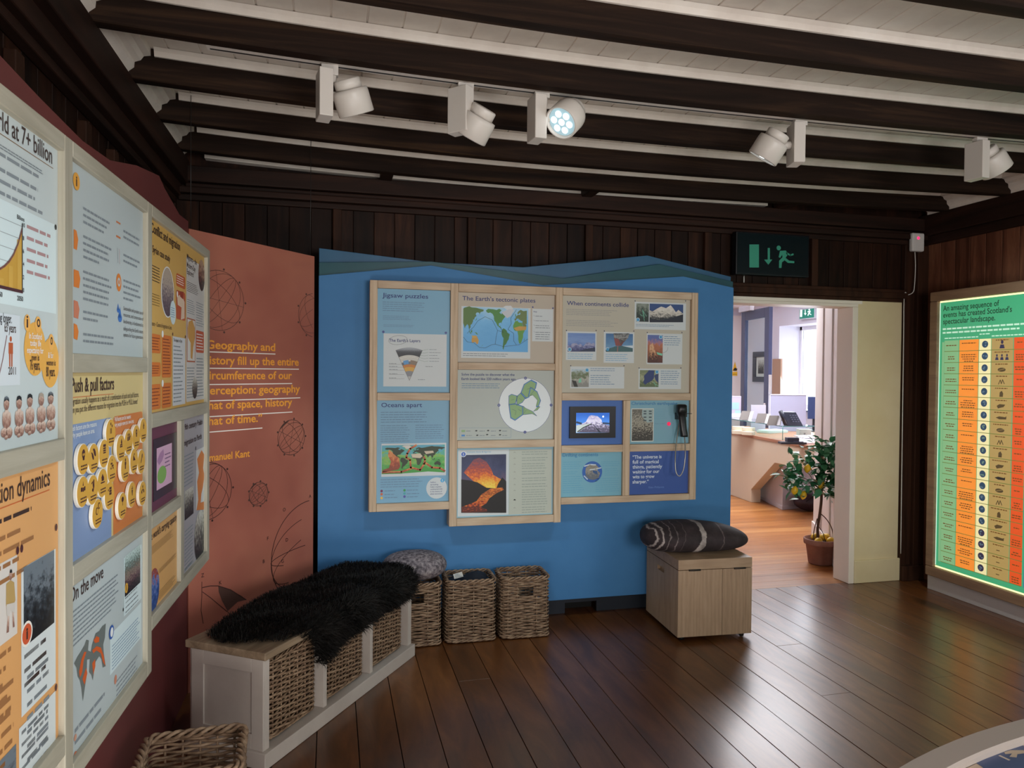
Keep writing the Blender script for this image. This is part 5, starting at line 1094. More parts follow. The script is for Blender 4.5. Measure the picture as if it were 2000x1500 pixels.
while n_ < 30000:
    s_, t_ = rf.uniform(-.03, 1.2), rf.uniform(-.16, .42)
    if not inside((s_, t_), OUT): continue
    n_ += 1; p_, nr = skin(s_, t_); cl = Vector((math.sin(s_*21+t_*8)*.6, math.cos(t_*19+s_*11)*.6-.35, .1))
    d_ = (nr*.75+cl*.55+Vector((rf.gauss(0, .45), rf.gauss(0, .45), rf.gauss(0, .25)))).normalized()
    if d_.dot(nr) < .12: d_ = (d_+nr*.5).normalized()
    Lh = rf.uniform(.022, .048); w_ = d_.cross(nr)
    if w_.length < 1e-3: w_ = Vector((1, 0, 0))
    w_ = w_.normalized()*rf.uniform(.0007, .0016); mid = p_+d_*Lh*.55; tip = p_+d_*Lh*.95+Vector((0, 0, -Lh*.3))
    b.add([p_-w_, p_+w_, mid+w_*.8, mid-w_*.8, tip], [(0, 1, 2, 3), (3, 2, 4)], 0, True)
FUR = noisy('black_fleece', [(.3, '0a0807'), (.6, '15110e'), (.85, '241d18')], 14, .7, spec=.25)
fo = b.build('sheepskin', FUR, None); fo.location = BO_; fo.rotation_euler = (0, 0, BA)
tag(fo, 'black sheepskin draped over the top of the storage bench', 'sheepskin')
# ---------------------------------------------------------------- pebble cushions, cloth
def pebble(name, c, prof, ln, dy, m, label, rz=0, drop=0, flat=-1):
    b = MB(); n_ = 28; vs = []
    for u_, r_, zc in prof:
        for k_ in range(n_):
            a_ = 2*PI*k_/n_; vs.append((ln*(u_-.5), dy*r_*math.copysign(abs(math.cos(a_))**.85, math.cos(a_)), max(flat, zc+r_*drop*math.sin(a_))))
    fs = [(i*n_+k_, i*n_+(k_+1) % n_, (i+1)*n_+(k_+1) % n_, (i+1)*n_+k_) for i in range(len(prof)-1) for k_ in range(n_)]
    b.add(vs, [f[::-1] for f in fs], 0, True); o = b.build(name, m); o.location = c; o.rotation_euler = (0, 0, rz)
    sd = o.modifiers.new('round', 'SUBSURF'); sd.levels = 1; sd.render_levels = 2
    return tag(o, label, 'cushion')
SPECK = noisy('speckled_stone_print', [(.35, '3a3438'), (.5, '6f666c'), (.62, '8f8688'), (.75, 'a8a09c')], 60, .85, 6)
m, nt, bs = nodes('veined_stone_print'); L_ = nt.links.new
tc = N(nt, 'ShaderNodeTexCoord'); nz = N(nt, 'ShaderNodeTexNoise', i_Scale=9., i_Detail=5., i_Roughness=.6); L_(tc.outputs['Object'], nz.inputs['Vector'])
sp_ = N(nt, 'ShaderNodeSeparateXYZ'); L_(tc.outputs['Object'], sp_.inputs[0])
ma = N(nt, 'ShaderNodeMath', operation='MULTIPLY_ADD'); L_(nz.outputs['Fac'], ma.inputs[0]); ma.inputs[1].default_value = .07; L_(sp_.outputs['X'], ma.inputs[2])
mz = N(nt, 'ShaderNodeMath', operation='MULTIPLY_ADD'); L_(sp_.outputs['Z'], mz.inputs[0]); mz.inputs[1].default_value = -.28; L_(ma.outputs[0], mz.inputs[2])
mr = N(nt, 'ShaderNodeMapRange'); mr.inputs[1].default_value = -.30; mr.inputs[2].default_value = .40; L_(mz.outputs[0], mr.inputs[0])
D_, V_ = '352a2d', 'b4a8a4'
st_ = [(0, D_)]
for p_, w_, cc in ((.035, .010, V_), (.075, .012, V_), (.135, .005, '8a7e7c'), (.19, .004, '7a6e6e'), (.26, .003, '6a5e5e'), (.395, .045, 'b8aca8'), (.61, .006, '6a5c5c')): st_ += [(p_-.002, D_), (p_, cc), (p_+w_, cc), (p_+w_+.003, D_)]
rs = ramp(nt, st_[:31]); L_(mr.outputs[0], rs.inputs[0])
n2 = N(nt, 'ShaderNodeTexNoise', i_Scale=14., i_Detail=8., i_Roughness=.7); L_(tc.outputs['Object'], n2.inputs['Vector']); r2 = ramp(nt, [(.3, .4), (.5, .9), (.62, 1.2), (.75, 2.0)]); L_(n2.outputs['Fac'], r2.inputs[0])
mm = N(nt, 'ShaderNodeMix', data_type='RGBA', blend_type='MULTIPLY'); mm.inputs[0].default_value = 1; L_(rs.outputs[0], mm.inputs[6]); L_(r2.outputs[0], mm.inputs[7]); L_(mm.outputs[2], bs.inputs['Base Color']); bs.inputs['Roughness'].default_value = .8
BXA = math.radians(-3.4)
pebble('pebble_cushion', (2.105, 3.86, .537), [(0, .001, .0), (.004, .3, .002), (.03, .66, .004), (.09, .9, .006), (.22, 1.04, .008), (.42, 1.08, .006), (.6, 1.02, .0), (.75, .92, -.006), (.87, .72, -.014), (.95, .47, -.02), (.99, .22, -.024), (1, .001, -.026)], .665, .165, m, 'large black pebble cushion with white veins lying on the oak box', math.radians(-2), .084, -.0745)
pebble('pebble_cushion', (.455, 3.99, .425), [(0, .001, 0), (.02, .35, 0), (.1, .68, 0), (.25, .92, 0), (.5, 1, 0), (.75, .92, 0), (.9, .68, 0), (.98, .35, 0), (1, .001, 0)], .36, .155, SPECK, 'grey speckled pebble cushion on the wicker basket next to the bench', 0, .078, -.072)
cl = thing('dark_cloth', (.762, 4.0, .24), 'dark navy cloth with a paper tag inside the middle wicker basket', 'cloth')
b = MB(); n_ = 22
cz = lambda x, y: .298+.055*math.exp(-((x-.05)**2+(y-.03)**2)/.008)+.012*math.sin(x*40+y*15)*math.cos(y*33)+.02*math.exp(-((x+.07)**2+(y-.02)**2)/.004)
vs = [(.762+(i/n_-.5)*.23, 4.0+(j/n_-.5)*.178, cz((i/n_-.5)*.23, (j/n_-.5)*.178)) for j in range(n_+1) for i in range(n_+1)]
b.add(vs, [(j*(n_+1)+i, j*(n_+1)+i+1, (j+1)*(n_+1)+i+1, (j+1)*(n_+1)+i) for j in range(n_) for i in range(n_)], 0, True)
o = b.build('cloth', M('161c28', .85), cl); sm = o.modifiers.new('thick', 'SOLIDIFY'); sm.thickness = .008
S = Sheet((.70, 3.985, .352), Vector((.95, .25, .12)).normalized(), Vector((.1, -.62, .78)).normalized(), Vector((-.1, .75, .62)).normalized())
S.greek; 
for i in range(3):
    S.rect((-.02, -.012+.009*i), (.02-.008*i, -.008+.009*i), T_GR, 1)
S.build('paper_tag', [(-.028, -.016), (.028, -.016), (.028, .016), (-.028, .016)], cl, M('c9c6c0', .6), .001)
# ---------------------------------------------------------------- oak box
bx = thing('storage_box', (1.88, 3.635, 0), 'square pale oak box on castors with a hinged lid, under the black pebble cushion', 'box', None, BXA)
OAKB = wood('light_oak', [(.12, '927860'), (.5, 'ac9075'), (.9, 'bda389')], 'Z', 9, 9, .5, rings=True, plank=.27, poff=.004, vary=.2)
OAKL = wood('light_oak_lid', [(.12, '927860'), (.5, 'ac9075'), (.9, 'bda389')], 'X', 9, 9, .5, rings=True)
W_, D2 = .447, .475
b = MB(); b.box((0, 0, .028), (.2655, .02, .402)); b.box((.2672, 0, .028), (W_, .02, .402)); b.build('front_board', OAKB, bx, .001, True)
b = MB(); b.box((0, D2-.02, .028), (W_, D2, .402)); b.build('back_board', OAKB, bx, .001, True)
b = MB(); b.box((W_-.02, .0205, .028), (W_, D2-.0205, .402)); b.build('side_board', OAKB, bx, .001, True)
b = MB(); b.box((0, .0205, .028), (.02, .1952, .402)); b.box((0, .1962, .028), (.02, .20, .402)); b.box((0, .30, .028), (.02, D2-.0205, .402)); b.box((0, .2, .028), (.02, .3, .335)); b.box((0, .2, .362), (.02, .3, .402)); b.box((.021, .19, .32), (.026, .31, .38)); b.build('side_board', OAKB, bx, 0, True)
b = MB(); b.box((.005, .005, .03), (W_-.005, D2-.005, .05)); b.build('bottom_board', OAKB, bx, 0, True)
b = MB(); b.box((0, 0, .405), (W_, D2, .462)); b.build('lid', OAKL, bx, .002, True)
for x in (.062, .335):
    b = MB(); b.box((x, -.004, .398), (x+.07, .001, .408)); b.tube([(x, -.004, .4035), (x+.07, -.004, .4035)], .0035, 8); b.build('hinge', M('4a4440', .35, .8), bx, 0, True)
for x in (.03, W_-.05):
    for y in (.04, D2-.06):
        b = MB(); b.tube([(x, y, .0145), (x+.018, y, .0145)], .0145, 12); b.box((x-.004, y-.012, .015), (x+.022, y+.012, .0285)); b.build('castor', M('141414', .5), bx, 0, True)
# ---------------------------------------------------------------- light box on the right wall
lb = thing('light_box', (4.15, 3.0, .1), 'brown framed green light box with a glowing timeline table on the right wall', 'light box')
BRN = wood('brown_frame', [(.3, '7c604a'), (.55, '937459'), (.8, 'a68868')], 'Y', 4, 12, .5)
YA, YE, XF = 4.172, 1.75, 4.06
for nm, y0, y1, z0, z1 in (('top_rail', YE, YA, 2.02, 2.085), ('bottom_rail', YE, YA, .107, .173), ('stile', 4.108, YA, .1735, 2.0195), ('stile', YE, YE+.064, .1735, 2.0195)):
    b = MB(); b.box((XF, y0, z0), (4.235, y1, z1)); b.build(nm, BRN, lb, .006)
b = MB(); b.box((4.13, YE+.06, .17), (4.235, 4.11, 2.03)); b.build('back_box', M('50402e', .6), lb)
b = MB(); b.box((4.095, YE+.05, 0), (4.22, 4.185, .106)); b.build('kickboard', M('b9b2ae', .5), lb, .003)
S = Sheet((4.085, 4.108, 0), (0, -1, 0), (-1, 0, 0))
GS = .76
gG, gO, gC, gT, gR, gL = ME('46a877', GS), ME('f08c34', GS*1.15), ME('efe2a8', GS*1.1), ME('b89a5c', GS*.9), ME('e05524', GS*1.05), ME('86b884', GS)
gD, gW, gLn = ME('2c4a34', .25), ME('c8ecd0', GS), ME('7a8a40', GS*.7); gP = ME('8a5c28', .42); gB = ME('3a5a78', .4); gN = ME('4a4668', .3)
LED = ME('ffe8a8', 1.5)
S.view(1780, 540, 4.686)
for q, y, x1 in (('An amazing sequence of', 318, 803), ("events has created Scotland's", 378, 920), ('spectacular landscape.', 438, 768)):
    S.t(q, 292, y-1, x1, gD, h=.036, bold=.01)
a = S.uv(288, 490); 
for dy, wd in ((0, .61), (-.026, .57)):
    x = a[0]
    while x < a[0]+wd:
        w_ = S.rng.uniform(.02, .05); S.rect((x, a[1]+dy), (min(x+w_, a[0]+wd), a[1]+dy+.011), gW, 2); x += w_+.007
t0 = S.uv(310, 588)[1]
cx = [S.uv(x, 650)[0] for x in (306, 441, 446, 622, 630, 737, 743, 942, 950)]
S.view(1780, 840, 3.75); t1 = S.uv(210, 962)[1]
cxb = [S.uv(x, y)[0] for x, y in ((212, 945), (312, 970), (318, 970), (458, 1000), (460, 1000), (545, 1020), (548, 1020), (705, 1060), (710, 1060), (808, 1080))]
CX = [(cx[0]+cxb[0])/2, (cx[1]+cxb[1])/2, (cx[2]+cxb[2])/2, (cx[3]+cxb[3])/2, (cx[4]+cxb[4])/2, (cx[5]+cxb[5])/2, (cx[6]+cxb[6])/2, (cx[7]+cxb[7])/2, (cx[8]+cxb[8])/2, cxb[9]]
NR = 20; rh = (t0-t1)/NR
for x0, x1, z in ((CX[0], CX[1], .004), (CX[2], CX[3], .004), (CX[4], CX[5], .02), (CX[6], CX[7], .004), (CX[8], CX[9], .004)):
    xx = x0
    while xx < x1-.01: w_ = S.rng.uniform(.015, .03); S.rect((xx, t0+.012+z-.004), (min(xx+w_, x1), t0+.019+z-.004), gW, 2); xx += w_+.005
S.rect((CX[0]-.02, t1), (CX[0]-.002, t0-.01), gL, 1)
for i in range(NR):
    yt = t0-rh*i; yb_ = yt-rh+.004
    for (x0, x1), m_ in (((CX[0], CX[1]), gL), ((CX[2], CX[3]), gO), ((CX[4], CX[5]), gC), ((CX[6], CX[7]), gT), ((CX[8], CX[9]), gR)): S.rect((x0, yb_), (x1, yt), m_, 2)
    S.rect((CX[0], yb_-.004), (CX[9], yb_), gLn, 2); c_ = ((CX[4]+CX[5])/2, yt-rh*.46); r_ = min((CX[5]-CX[4])*.30, rh*.30)
    S.ell(c_, r_, r_, gB if i < 16 else gN, 3, 18)
    for k_ in range(3): S.ell((c_[0]+r_*S.rng.uniform(-.45, .45), c_[1]+r_*S.rng.uniform(-.45, .45)), r_*.28, r_*.22, ME('8fae9a' if 7 <= i < 12 else '7a94a4', .4), 4, 8)
    def scrib(x0, x1, n_, m_, f=.2, tp=.3):
        for j in range(n_):
            wd = (x1-x0)*S.rng.uniform(.45, .8); xm = (x0+x1)/2; yy = yt-rh*(tp+f*j); xx = xm-wd/2
            while xx < xm+wd/2: w_ = S.rng.uniform(.008, .02); S.rect((xx, yy), (min(xx+w_, xm+wd/2), yy+.0065), m_, 4); xx += w_+.004
    scrib(CX[0], CX[1], 2 if i else 1, gP, .2, .5); scrib(CX[2], CX[3], 1+(i*7) % 4, gP, .19, .35); scrib(CX[6], CX[7], 1, gP, .2, .2); scrib(CX[8], CX[9], 1+(i*5) % 3, gP, .19, .45)
    xm = (CX[6]+CX[7])/2; ym = yt-rh*.62
    if i == 0: S.ell((xm, ym+.022), .009, .012, gN, 4); S.poly([(xm-.018, ym-.018), (xm+.018, ym-.018), (xm+.012, ym+.006), (xm-.012, ym+.006)], gN, 4)
    elif i == 1:
        for dx in (-.035, 0, .035): S.ell((xm+dx, ym+.014), .006, .009, gN, 4, 10); S.poly([(xm+dx-.012, ym-.015), (xm+dx+.012, ym-.015), (xm+dx+.008, ym+.003), (xm+dx-.008, ym+.003)], gN, 4)
    elif i < 17:
        k_ = i % 5; g_ = ME('6a5634', .4) if i != 11 else ME('3f3a34', .25)
        if k_ == 0: S.poly([(xm-.03, ym), (xm-.01, ym+.012), (xm+.03, ym+.01), (xm+.018, ym-.006), (xm, ym-.01), (xm-.02, ym-.016)], g_, 4)
        elif k_ == 1: S.poly([(xm-.035, ym+.002), (xm-.01, ym+.011), (xm+.03, ym+.008), (xm+.04, ym+.014), (xm+.038, ym-.006), (xm-.01, ym-.008)], g_, 4)
        elif k_ == 2: S.ell((xm, ym), .028, .013, g_, 4, 16); S.line([(xm-.02, ym-.004), (xm+.02, ym+.006)], .002, gT, 5)
        elif k_ == 3: S.line([(xm-.02, ym-.015), (xm-.008, ym+.012), (xm, ym-.012), (xm+.008, ym+.014), (xm+.02, ym-.012)], .005, g_, 4)
        else: S.poly([(xm-.012, ym-.018), (xm+.012, ym-.018), (xm+.014, ym+.004), (xm+.004, ym+.02), (xm-.01, ym+.01)], g_, 4)
    else: S.rect((xm-.012, ym), (xm+.012, ym+.005), g_, 4)
S.rect((CX[9]+.012, t1), (CX[9]+.5, t0-.02), ME('4a7fae', GS*.8), 2)
gu = 4.108-(YE+.064)
S.rect((.0, 2.007), (gu, 2.0175), LED, 5); S.rect((.0, .1755), (gu, .186), LED, 5); S.rect((0, .19), (.006, 2.005), ME('d8ffe8', .9), 5)
S.build('backlit_graphic', [(.001, .1745), (gu-.001, .1745), (gu-.001, 2.0185), (.001, 2.0185)], lb, gG, .03)
# ---------------------------------------------------------------- map table, near right corner
mt = thing('map_table', (1.71, .54, 0), 'oval map table with a pale raised rim and dark blue sea, near right corner', 'table')
el = lambda a_, b_, z, n_=96: [(1.71+a_*math.cos(2*PI*i/n_), .54+b_*math.sin(2*PI*i/n_), z) for i in range(n_)]
b = MB(); n_ = 96; rings_ = [el(1.15, .67, .722), el(1.195, .715, .732), el(1.2, .72, .745), el(1.195, .715, .75), el(1.145, .665, .75), el(1.14, .66, .745), el(1.14, .66, .735)]
b.add([p_ for r_ in rings_ for p_ in r_], [(i*n_+k_, i*n_+(k_+1) % n_, (i+1)*n_+(k_+1) % n_, (i+1)*n_+k_) for i in range(len(rings_)-1) for k_ in range(n_)], 0, False)
b.build('rim', M('a59a92', .5), mt)
S = Sheet((1.71, .54, .7348), (1, 0, 0), (0, 0, 1), (0, 1, 0)).view(1740, 1380, 7.692)
S.p([(960, 670), (1100, 600), (1330, 520), (1540, 475), (1620, 490), (1700, 520), (1760, 490), (1850, 500), (1950, 550), (2010, 610), (2200, 900), (2300, 1500), (1700, 1200), (1360, 900), (1150, 770)], M('46547a', .45), 1)
S.p([(1700, 690), (1800, 660), (1990, 660), (2060, 700), (1900, 720), (1890, 770), (1780, 760), (1820, 710), (1720, 720)], M('b9a894', .5), 2)
S.l([(1320, 585), (1350, 610), (1400, 620)], .003, WHC, 2); S.l([(1450, 605), (1560, 640), (1650, 670)], .005, WHC, 2); S.l([(1640, 745), (1770, 805)], .006, M('c8bcb0', .5), 2)
S.p([(430, 910), (480, 890), (520, 950), (440, 1000)], M('46547a', .45), 2)
S.build('map_top', [(1.139*math.cos(2*PI*i/96), .659*math.sin(2*PI*i/96)) for i in range(96)], mt, M('c2ac98', .45), .05)
b = MB(); b.lathe([(.42, 0), (.42, .03), (.2, .06), (.16, .3), (.2, .62), (.5, .66), (.5, .6845)], 32, o=(1.71, .54, 0)); b.build('pedestal', M('a8998c', .5), mt)
# ---------------------------------------------------------------- track and spotlights
tr = thing('light_track', (1.8, 2.79, 2.62), 'white lighting track with a black slot running along the ceiling joist', 'light track')
b = MB(); b.loft_x([(2.773, 2.622), (2.814, 2.622), (2.814, 2.655), (2.773, 2.655)], -.44, 4.15); b.sag().build('rail', M('cfc6be', .45), tr)
b = MB(); b.loft_x([(2.795, 2.6205), (2.803, 2.6205), (2.803, 2.6218), (2.795, 2.6218)], -.43, 4.14); b.sag().build('slot', M('0a0a0a', .6), tr)
LW = M('d2cac2', .4); LENS_ON = ME('a8c8d2', .75); LED_ON = ME('f4fcff', 6.); LENS = M('e8f4f8', .1)
def tracklight(label, bxp, yawd, hpx, aim, power, ang, yh=2.79):
    """bxp = gear box position along the track, hpx = head centre as read off the picture, aim = (right, down, away) seen from the door side"""
    o = thing('track_spotlight', (bxp, 2.79, 2.62), label, 'spotlight', 'track spotlights')
    b = MB(); b.box((bxp-.012, 2.778, 2.603), (bxp+.05, 2.808, 2.6205+lift(bxp))); b.tube([(bxp+.03, 2.793, 2.575), (bxp+.03, 2.793, 2.603)], .014, 12); b.build('track_adapter', LW, o, .002)
    R = Matrix.Rotation(math.radians(yawd), 3, 'Z'); cb = Vector((bxp, 2.79, 2.515+lift(bxp)*.6))
    b = MB(); b.box((-.025, -.046, -.088), (.025, .046, .088), R=R, o=cb); b.build('gear_box', LW, o, .003)
    hc = onY(*hpx, yh); d = (RT*aim[0]-UP*aim[1]+FW*aim[2]).normalized(); Q = d.to_track_quat('Z', 'X').to_matrix()
    b = MB(); b.tube([cb+(hc-cb)*.1, hc-d*.005], .017, 12); b.build('arm', LW, o)
    b = MB(); b.lathe([(.052, -.036), (.066, -.034), (.068, -.02), (.068, .052), (.064, .055), (.0605, .052), (.0605, .035)], 32, 0, Q, hc); b.lathe([(.0001, -.072), (.046, -.072), (.05, -.068), (.05, -.036)], 32, 0, Q, hc); h = b.build('lamp_head', LW, o)
    b = MB(); b.lathe([(.0001, .046), (.02, .0455), (.045, .044), (.058, .040), (.058, .03)], 32, 0, Q, hc); b.build('lens', LENS_ON, o)
    for k_ in range(7):
        b = MB(); rr2 = 0 if k_ == 6 else .034; b.lathe([(.013, .0), (.013, .001), (.0001, .0015)], 12, 0, Q, hc+Q @ Vector((rr2*math.cos(k_*PI/3), rr2*math.sin(k_*PI/3), .0458))); b.build('led', LED_ON, o)
    if power: spot('track_lamp', hc+d*.062, d, power, COOL, ang, .75, .05)
    return o
tracklight('white track spotlight at the left end of the row, aimed down to the right', -.03, 10, (688, 194), (.22, .88, .42), 36, 48)
tracklight('white track spotlight second from the left, its box turned to show two faces', .485, 42, (930, 244), (-.50, .82, .34), 36, 48)
tracklight('white track spotlight with its bright lens turned to the camera', .795, 6, (1107, 229), (-.50, .66, -.58), 20, 62, 2.745)
tracklight('white track spotlight third from the right wall side, aimed down to the left', 1.985, -14, (1503, 288), (-.50, .84, .34), 36, 48)
tracklight('white track spotlight at the right end of the row by the corner', 2.97, 8, (1938, 317), (.60, .78, .12), 60, 125)
for x, y, z, lb_ in ((-.645, 3.66, 2.15, 'thin wire hanging from the joists above the left end of the red board'), (-.115, 4.12, 2.12, 'thin wire hanging from the joists where the red and blue boards meet')):
    b = MB(); b.tube([(x, y, z), (x, y, 2.749+lift(x))], .0016, 6); tag(b.build('hanging_wire', M('3a3836', .4, .5)), lb_, 'wire')
# ---------------------------------------------------------------- exit sign and sensor on the back wall
ex = thing('exit_sign', (2.92, 4.38, 2.18), 'dark unlit exit sign with a running figure above the doorway', 'exit sign')
b = MB(); b.box((2.635, 4.33, 2.175), (3.20, 4.384, 2.462)); b.build('sign_case', M('0a1016', .35), ex, .004)
S = Sheet((0, 4.3295, 0), (1, 0, 0), (0, -1, 0)).view(1380, 400, 3.226)
EG = M('3a9a80', .5)
def exitpic(S, m, k=1):
    S.p([(270, 250), (330, 250), (330, 395), (270, 395)], m, 1); S.p([(385, 272), (399, 272), (399, 345), (414, 345), (389, 378), (362, 345), (385, 345)], m, 1)
    S.e(441, 257, 468, 287, m, 1)
    S.p([(462, 290), (500, 288), (512, 312), (498, 335), (520, 352), (553, 355), (552, 368), (512, 366), (492, 350), (475, 362), (472, 398), (456, 398), (457, 352), (478, 330), (476, 315), (464, 335), (454, 330)], m, 1); S.l([(505, 305), (528, 318), (545, 312)], .012, m, 1)
exitpic(S, EG); S.build('sign_face', [(2.645, 2.185), (3.19, 2.185), (3.19, 2.452), (2.645, 2.452)], ex, M('0b1a1e', .25), .002)
b = MB(); b.tube([(2.74, 4.40, 2.174), (2.74, 4.40, 2.13)], .004, 6); b.build('pull_cord', M('d8d4cc', .5), ex)
se = thing('motion_sensor', (4.113, 4.36, 2.40), 'white wall sensor box with a glowing red light in the right corner', 'sensor')
b = MB(); b.box((4.06, 4.335, 2.402), (4.166, 4.374, 2.535)); b.build('case', M('dcd8d4', .4), se, .012, seg=3)
b = MB(); b.lathe([(.011, 0), (.01, .004), (.0001, .006)], 16, 0, Matrix(((1, 0, 0), (0, 0, -1), (0, 1, 0))), (4.108, 4.336, 2.497)); b.build('indicator_light', ME('ff2a6a', 1.6), se)
b = MB(); b.tube(spline([(4.115, 4.372, 2.402), (4.118, 4.368, 2.30), (4.112, 4.366, 2.17), (4.10, 4.366, 2.11), (4.06, 4.372, 2.088), (4.035, 4.378, 2.078), (4.038, 4.38, 1.7), (4.046, 4.38, .2)]), .0032, 6); b.build('cable', M('d8d4cc', .5), se)
# ---------------------------------------------------------------- reception
DA, DB2 = onZ(1430, 843, .79), onZ(1598, 873, .79); DU = Vector((DB2.x-DA.x, DB2.y-DA.y, 0)).normalized(); DN = Vector((DU.y, -DU.x, 0))
if DN.x > 0: DN = -DN
def dk(x, y): return onV(x, y, DA, DN)
rd = thing('reception_desk', (5.1, 7.2, 0), 'pale cream reception desk with a slanted cut-out front in the next room', 'reception desk')
far, near = DA-DU*.9, DB2+DU*.9
P = [dk(1467, 980), dk(1467, 956), dk(1513, 904)]; P[0].z = 0
ux = P[2]+DU*1.9; ux.z = P[2].z+.04
b = MB(); b.prism([Vector((far.x, far.y, 0)), P[0], P[1], P[2], ux, Vector((ux.x, ux.y, .757)), Vector((far.x, far.y, .757))], -DN*.12); b.build('front_panel', M('d8cdb8', .5), rd, .004)
b = MB(); b.prism([far+Vector((0, 0, -.032))+DN*.01, far+DN*.01, ux.xy.to_3d()+Vector((0, 0, .79))+DN*.01, ux.xy.to_3d()+Vector((0, 0, .758))+DN*.01], -DN*1.05); b.build('worktop', M('a9785c', .45), rd, .003)
c0 = onZ(1528, 996, 0); c1 = onZ(1566, 992, 0); c2 = onZ(1494, 979, 0)
def ped(z0, z1, g_):
    e1, e2 = (c1-c0).normalized(), (c2-c0).normalized(); q = [c0-e1*g_-e2*g_, c0+e1*.7-e2*g_, c0+e1*.7+e2*.8, c0+e2*.8-e1*g_]; b.hexa([v+Vector((0, 0, z0)) for v in q]+[v+Vector((0, 0, z1)) for v in q])
b = MB(); ped(.03, .70, 0); ped(0, .045, .008); b.build('pedestal', M('b9b4ba', .5), rd, .004)
GL, gnt2, gb2 = nodes('case_glass'); gb2.inputs['Base Color'].default_value = (.80, .93, .91, 1); gb2.inputs['Transmission Weight'].default_value = 1; gb2.inputs['Roughness'].default_value = .02; gb2.inputs['IOR'].default_value = 1.08
gc = thing('glass_display_case', (5.0, 7.6, .79), 'clear glass display case along the top of the reception desk', 'display case')
cc = dk(1525, 872); s0 = (Vector((cc.x, cc.y, 0))-Vector((DA.x, DA.y, 0))).dot(DU); A0 = Vector((DA.x, DA.y, 0)); ZT = .945
def dp(s, t, z): return A0+DU*s-DN*t+Vector((0, 0, z))
def dbox(b, s_0, s_1, t0_, t1_, z0, z1, mi=0):
    q = [dp(s_0, t0_, z0), dp(s_1, t0_, z0), dp(s_1, t1_, z0), dp(s_0, t1_, z0)]; 
    if (q[1]-q[0]).cross(q[2]-q[1]).z < 0: q = q[::-1]
    b.hexa(q+[p_+Vector((0, 0, z1-z0)) for p_ in q], mi)
for nm, a_ in (('top_pane', (-.8, s0,   .02, .42, ZT-.008, ZT)), ('front_pane', (-.8, s0, .02, .028, .7905, ZT-.0085)), ('end_pane', (s0-.008, s0, .0285, .42, .7905, ZT-.0085))):
    b = MB(); dbox(b, *a_); b.build(nm, GL, gc)
b = MB(); EDG = M('3a7a78', .2); dbox(b, -.8, s0, .018, .0199, ZT-.008, ZT); dbox(b, s0+.0002, s0+.002, .018, .42, ZT-.008, ZT); b.tube([dp(s0, .019, .791), dp(s0, .019, ZT)], .003, 6); b.build('green_edge', EDG, gc)
def lying(px, py, z): q = onZ(px, py, z)-A0; return q.dot(DU), -q.dot(DN)
# small price stands, telephone and boards
def stand(px, py, label, tp='£'):
    s_, t_ = lying(px, py, ZT+.001); o = thing('card_stand', dp(s_, t_, ZT), label, 'card stand', 'card stands on the glass case')
    b = MB(); f = RT.copy(); f.z = 0; f.normalize(); g = Vector((-f.y, f.x, 0)); p_ = dp(s_, t_, ZT+.001)
    q = [p_-f*.06-f*.02, p_+f*.045-f*.02, p_+f*.045-f*.02+g*.01, p_-f*.06-f*.02+g*.01]; up = g*.06+f*.05+Vector((0, 0, .105)); b.hexa(q+[v+up for v in q]); b.build('card', M('57504c', .45), o)
    b = MB(); w0 = p_+f*.03+g*.012; q = [w0, w0+f*.035, w0+f*.045+g*.01, w0+f*.01+g*.01]; b.hexa(q+[v+up*.95 for v in q]); b.build('foot', M('d8d6da', .4), o)
stand(1457, 820, 'small dark card stand on the glass case, nearest the glass door'); stand(1489, 826, 'small brown card stand in the middle of the three on the glass case'); stand(1512, 831, 'small dark card stand next to the desk telephone')
f = RT.copy(); f.z = 0; f.normalize(); g = Vector((-f.y, f.x, 0)); RF = Matrix((f, g, (0, 0, 1))).transposed()
p_ = onZ(1548, 832, ZT); ph = thing('desk_telephone', p_, 'dark grey desk telephone at the corner of the glass case', 'telephone')
b = MB(); q = [p_-f*.06, p_+f*.11-g*.02, p_+f*.11+g*.10, p_-f*.06+g*.10]; up = -f*.075+Vector((0, 0, .15))+g*.02; b.hexa(q+[q[0]+up+f*.02, q[1]+up-f*.0, q[2]+up-f*.0, q[3]+up+f*.02]); b.build('body', M('2e3444', .45), ph, .004)
b = MB(); b.tube([p_-f*.075+Vector((0, 0, .02))-g*.01, p_-f*.135+Vector((0, 0, .165))-g*.005], .021, 10); b.build('handset', M('262b3a', .4), ph)
b = MB()
for i in range(4):
    for j in range(3): v = p_+f*(.0+.028*j-.011*i)+Vector((0, 0, .05+.022*i))-g*.021; b.box((-.009, -.003, -.006), (.009, .003, .006), R=RF, o=v)
b.build('keypad', M('596074', .4), ph)
def board(px0, px1, pyt, dist_s, label, m, name='screen_board', cat='screen board', zb=.79):
    """upright board facing the doorway standing t metres behind the desk front"""
    Pm = dp(0, dist_s, 0); a_ = onV(px0, pyt, Pm, g); e_ = onV(px1, pyt, Pm, g); z = (a_.z+e_.z)/2
    o = thing(name, ((a_.x+e_.x)/2, (a_.y+e_.y)/2, zb), label, cat); W = (e_-a_).length
    b = MB(); b.box((0, 0, zb), (W, .02, z), R=RF, o=(a_.x, a_.y, 0)); b.build('panel', m, o, .002); return o, a_, W, z
PB = M('9fa3bd', .5)
o, a_, W, z = board(1505, 1575, 772, .85, 'large pale lilac screen board standing behind the desk telephone', PB)
b = MB(); b.box((-.012, -.006, .79), (-.001, .026, z+.012), R=RF, o=(a_.x, a_.y, 0)); b.box((-.012, -.006, z+.001), (W+.012, .026, z+.012), R=RF, o=(a_.x, a_.y, 0)); b.build('edge_trim', M('c8cad8', .4), o)
board(1467, 1496, 791, .80, 'small white screen board between the glass door and the desk telephone', M('b4b4c6', .5))
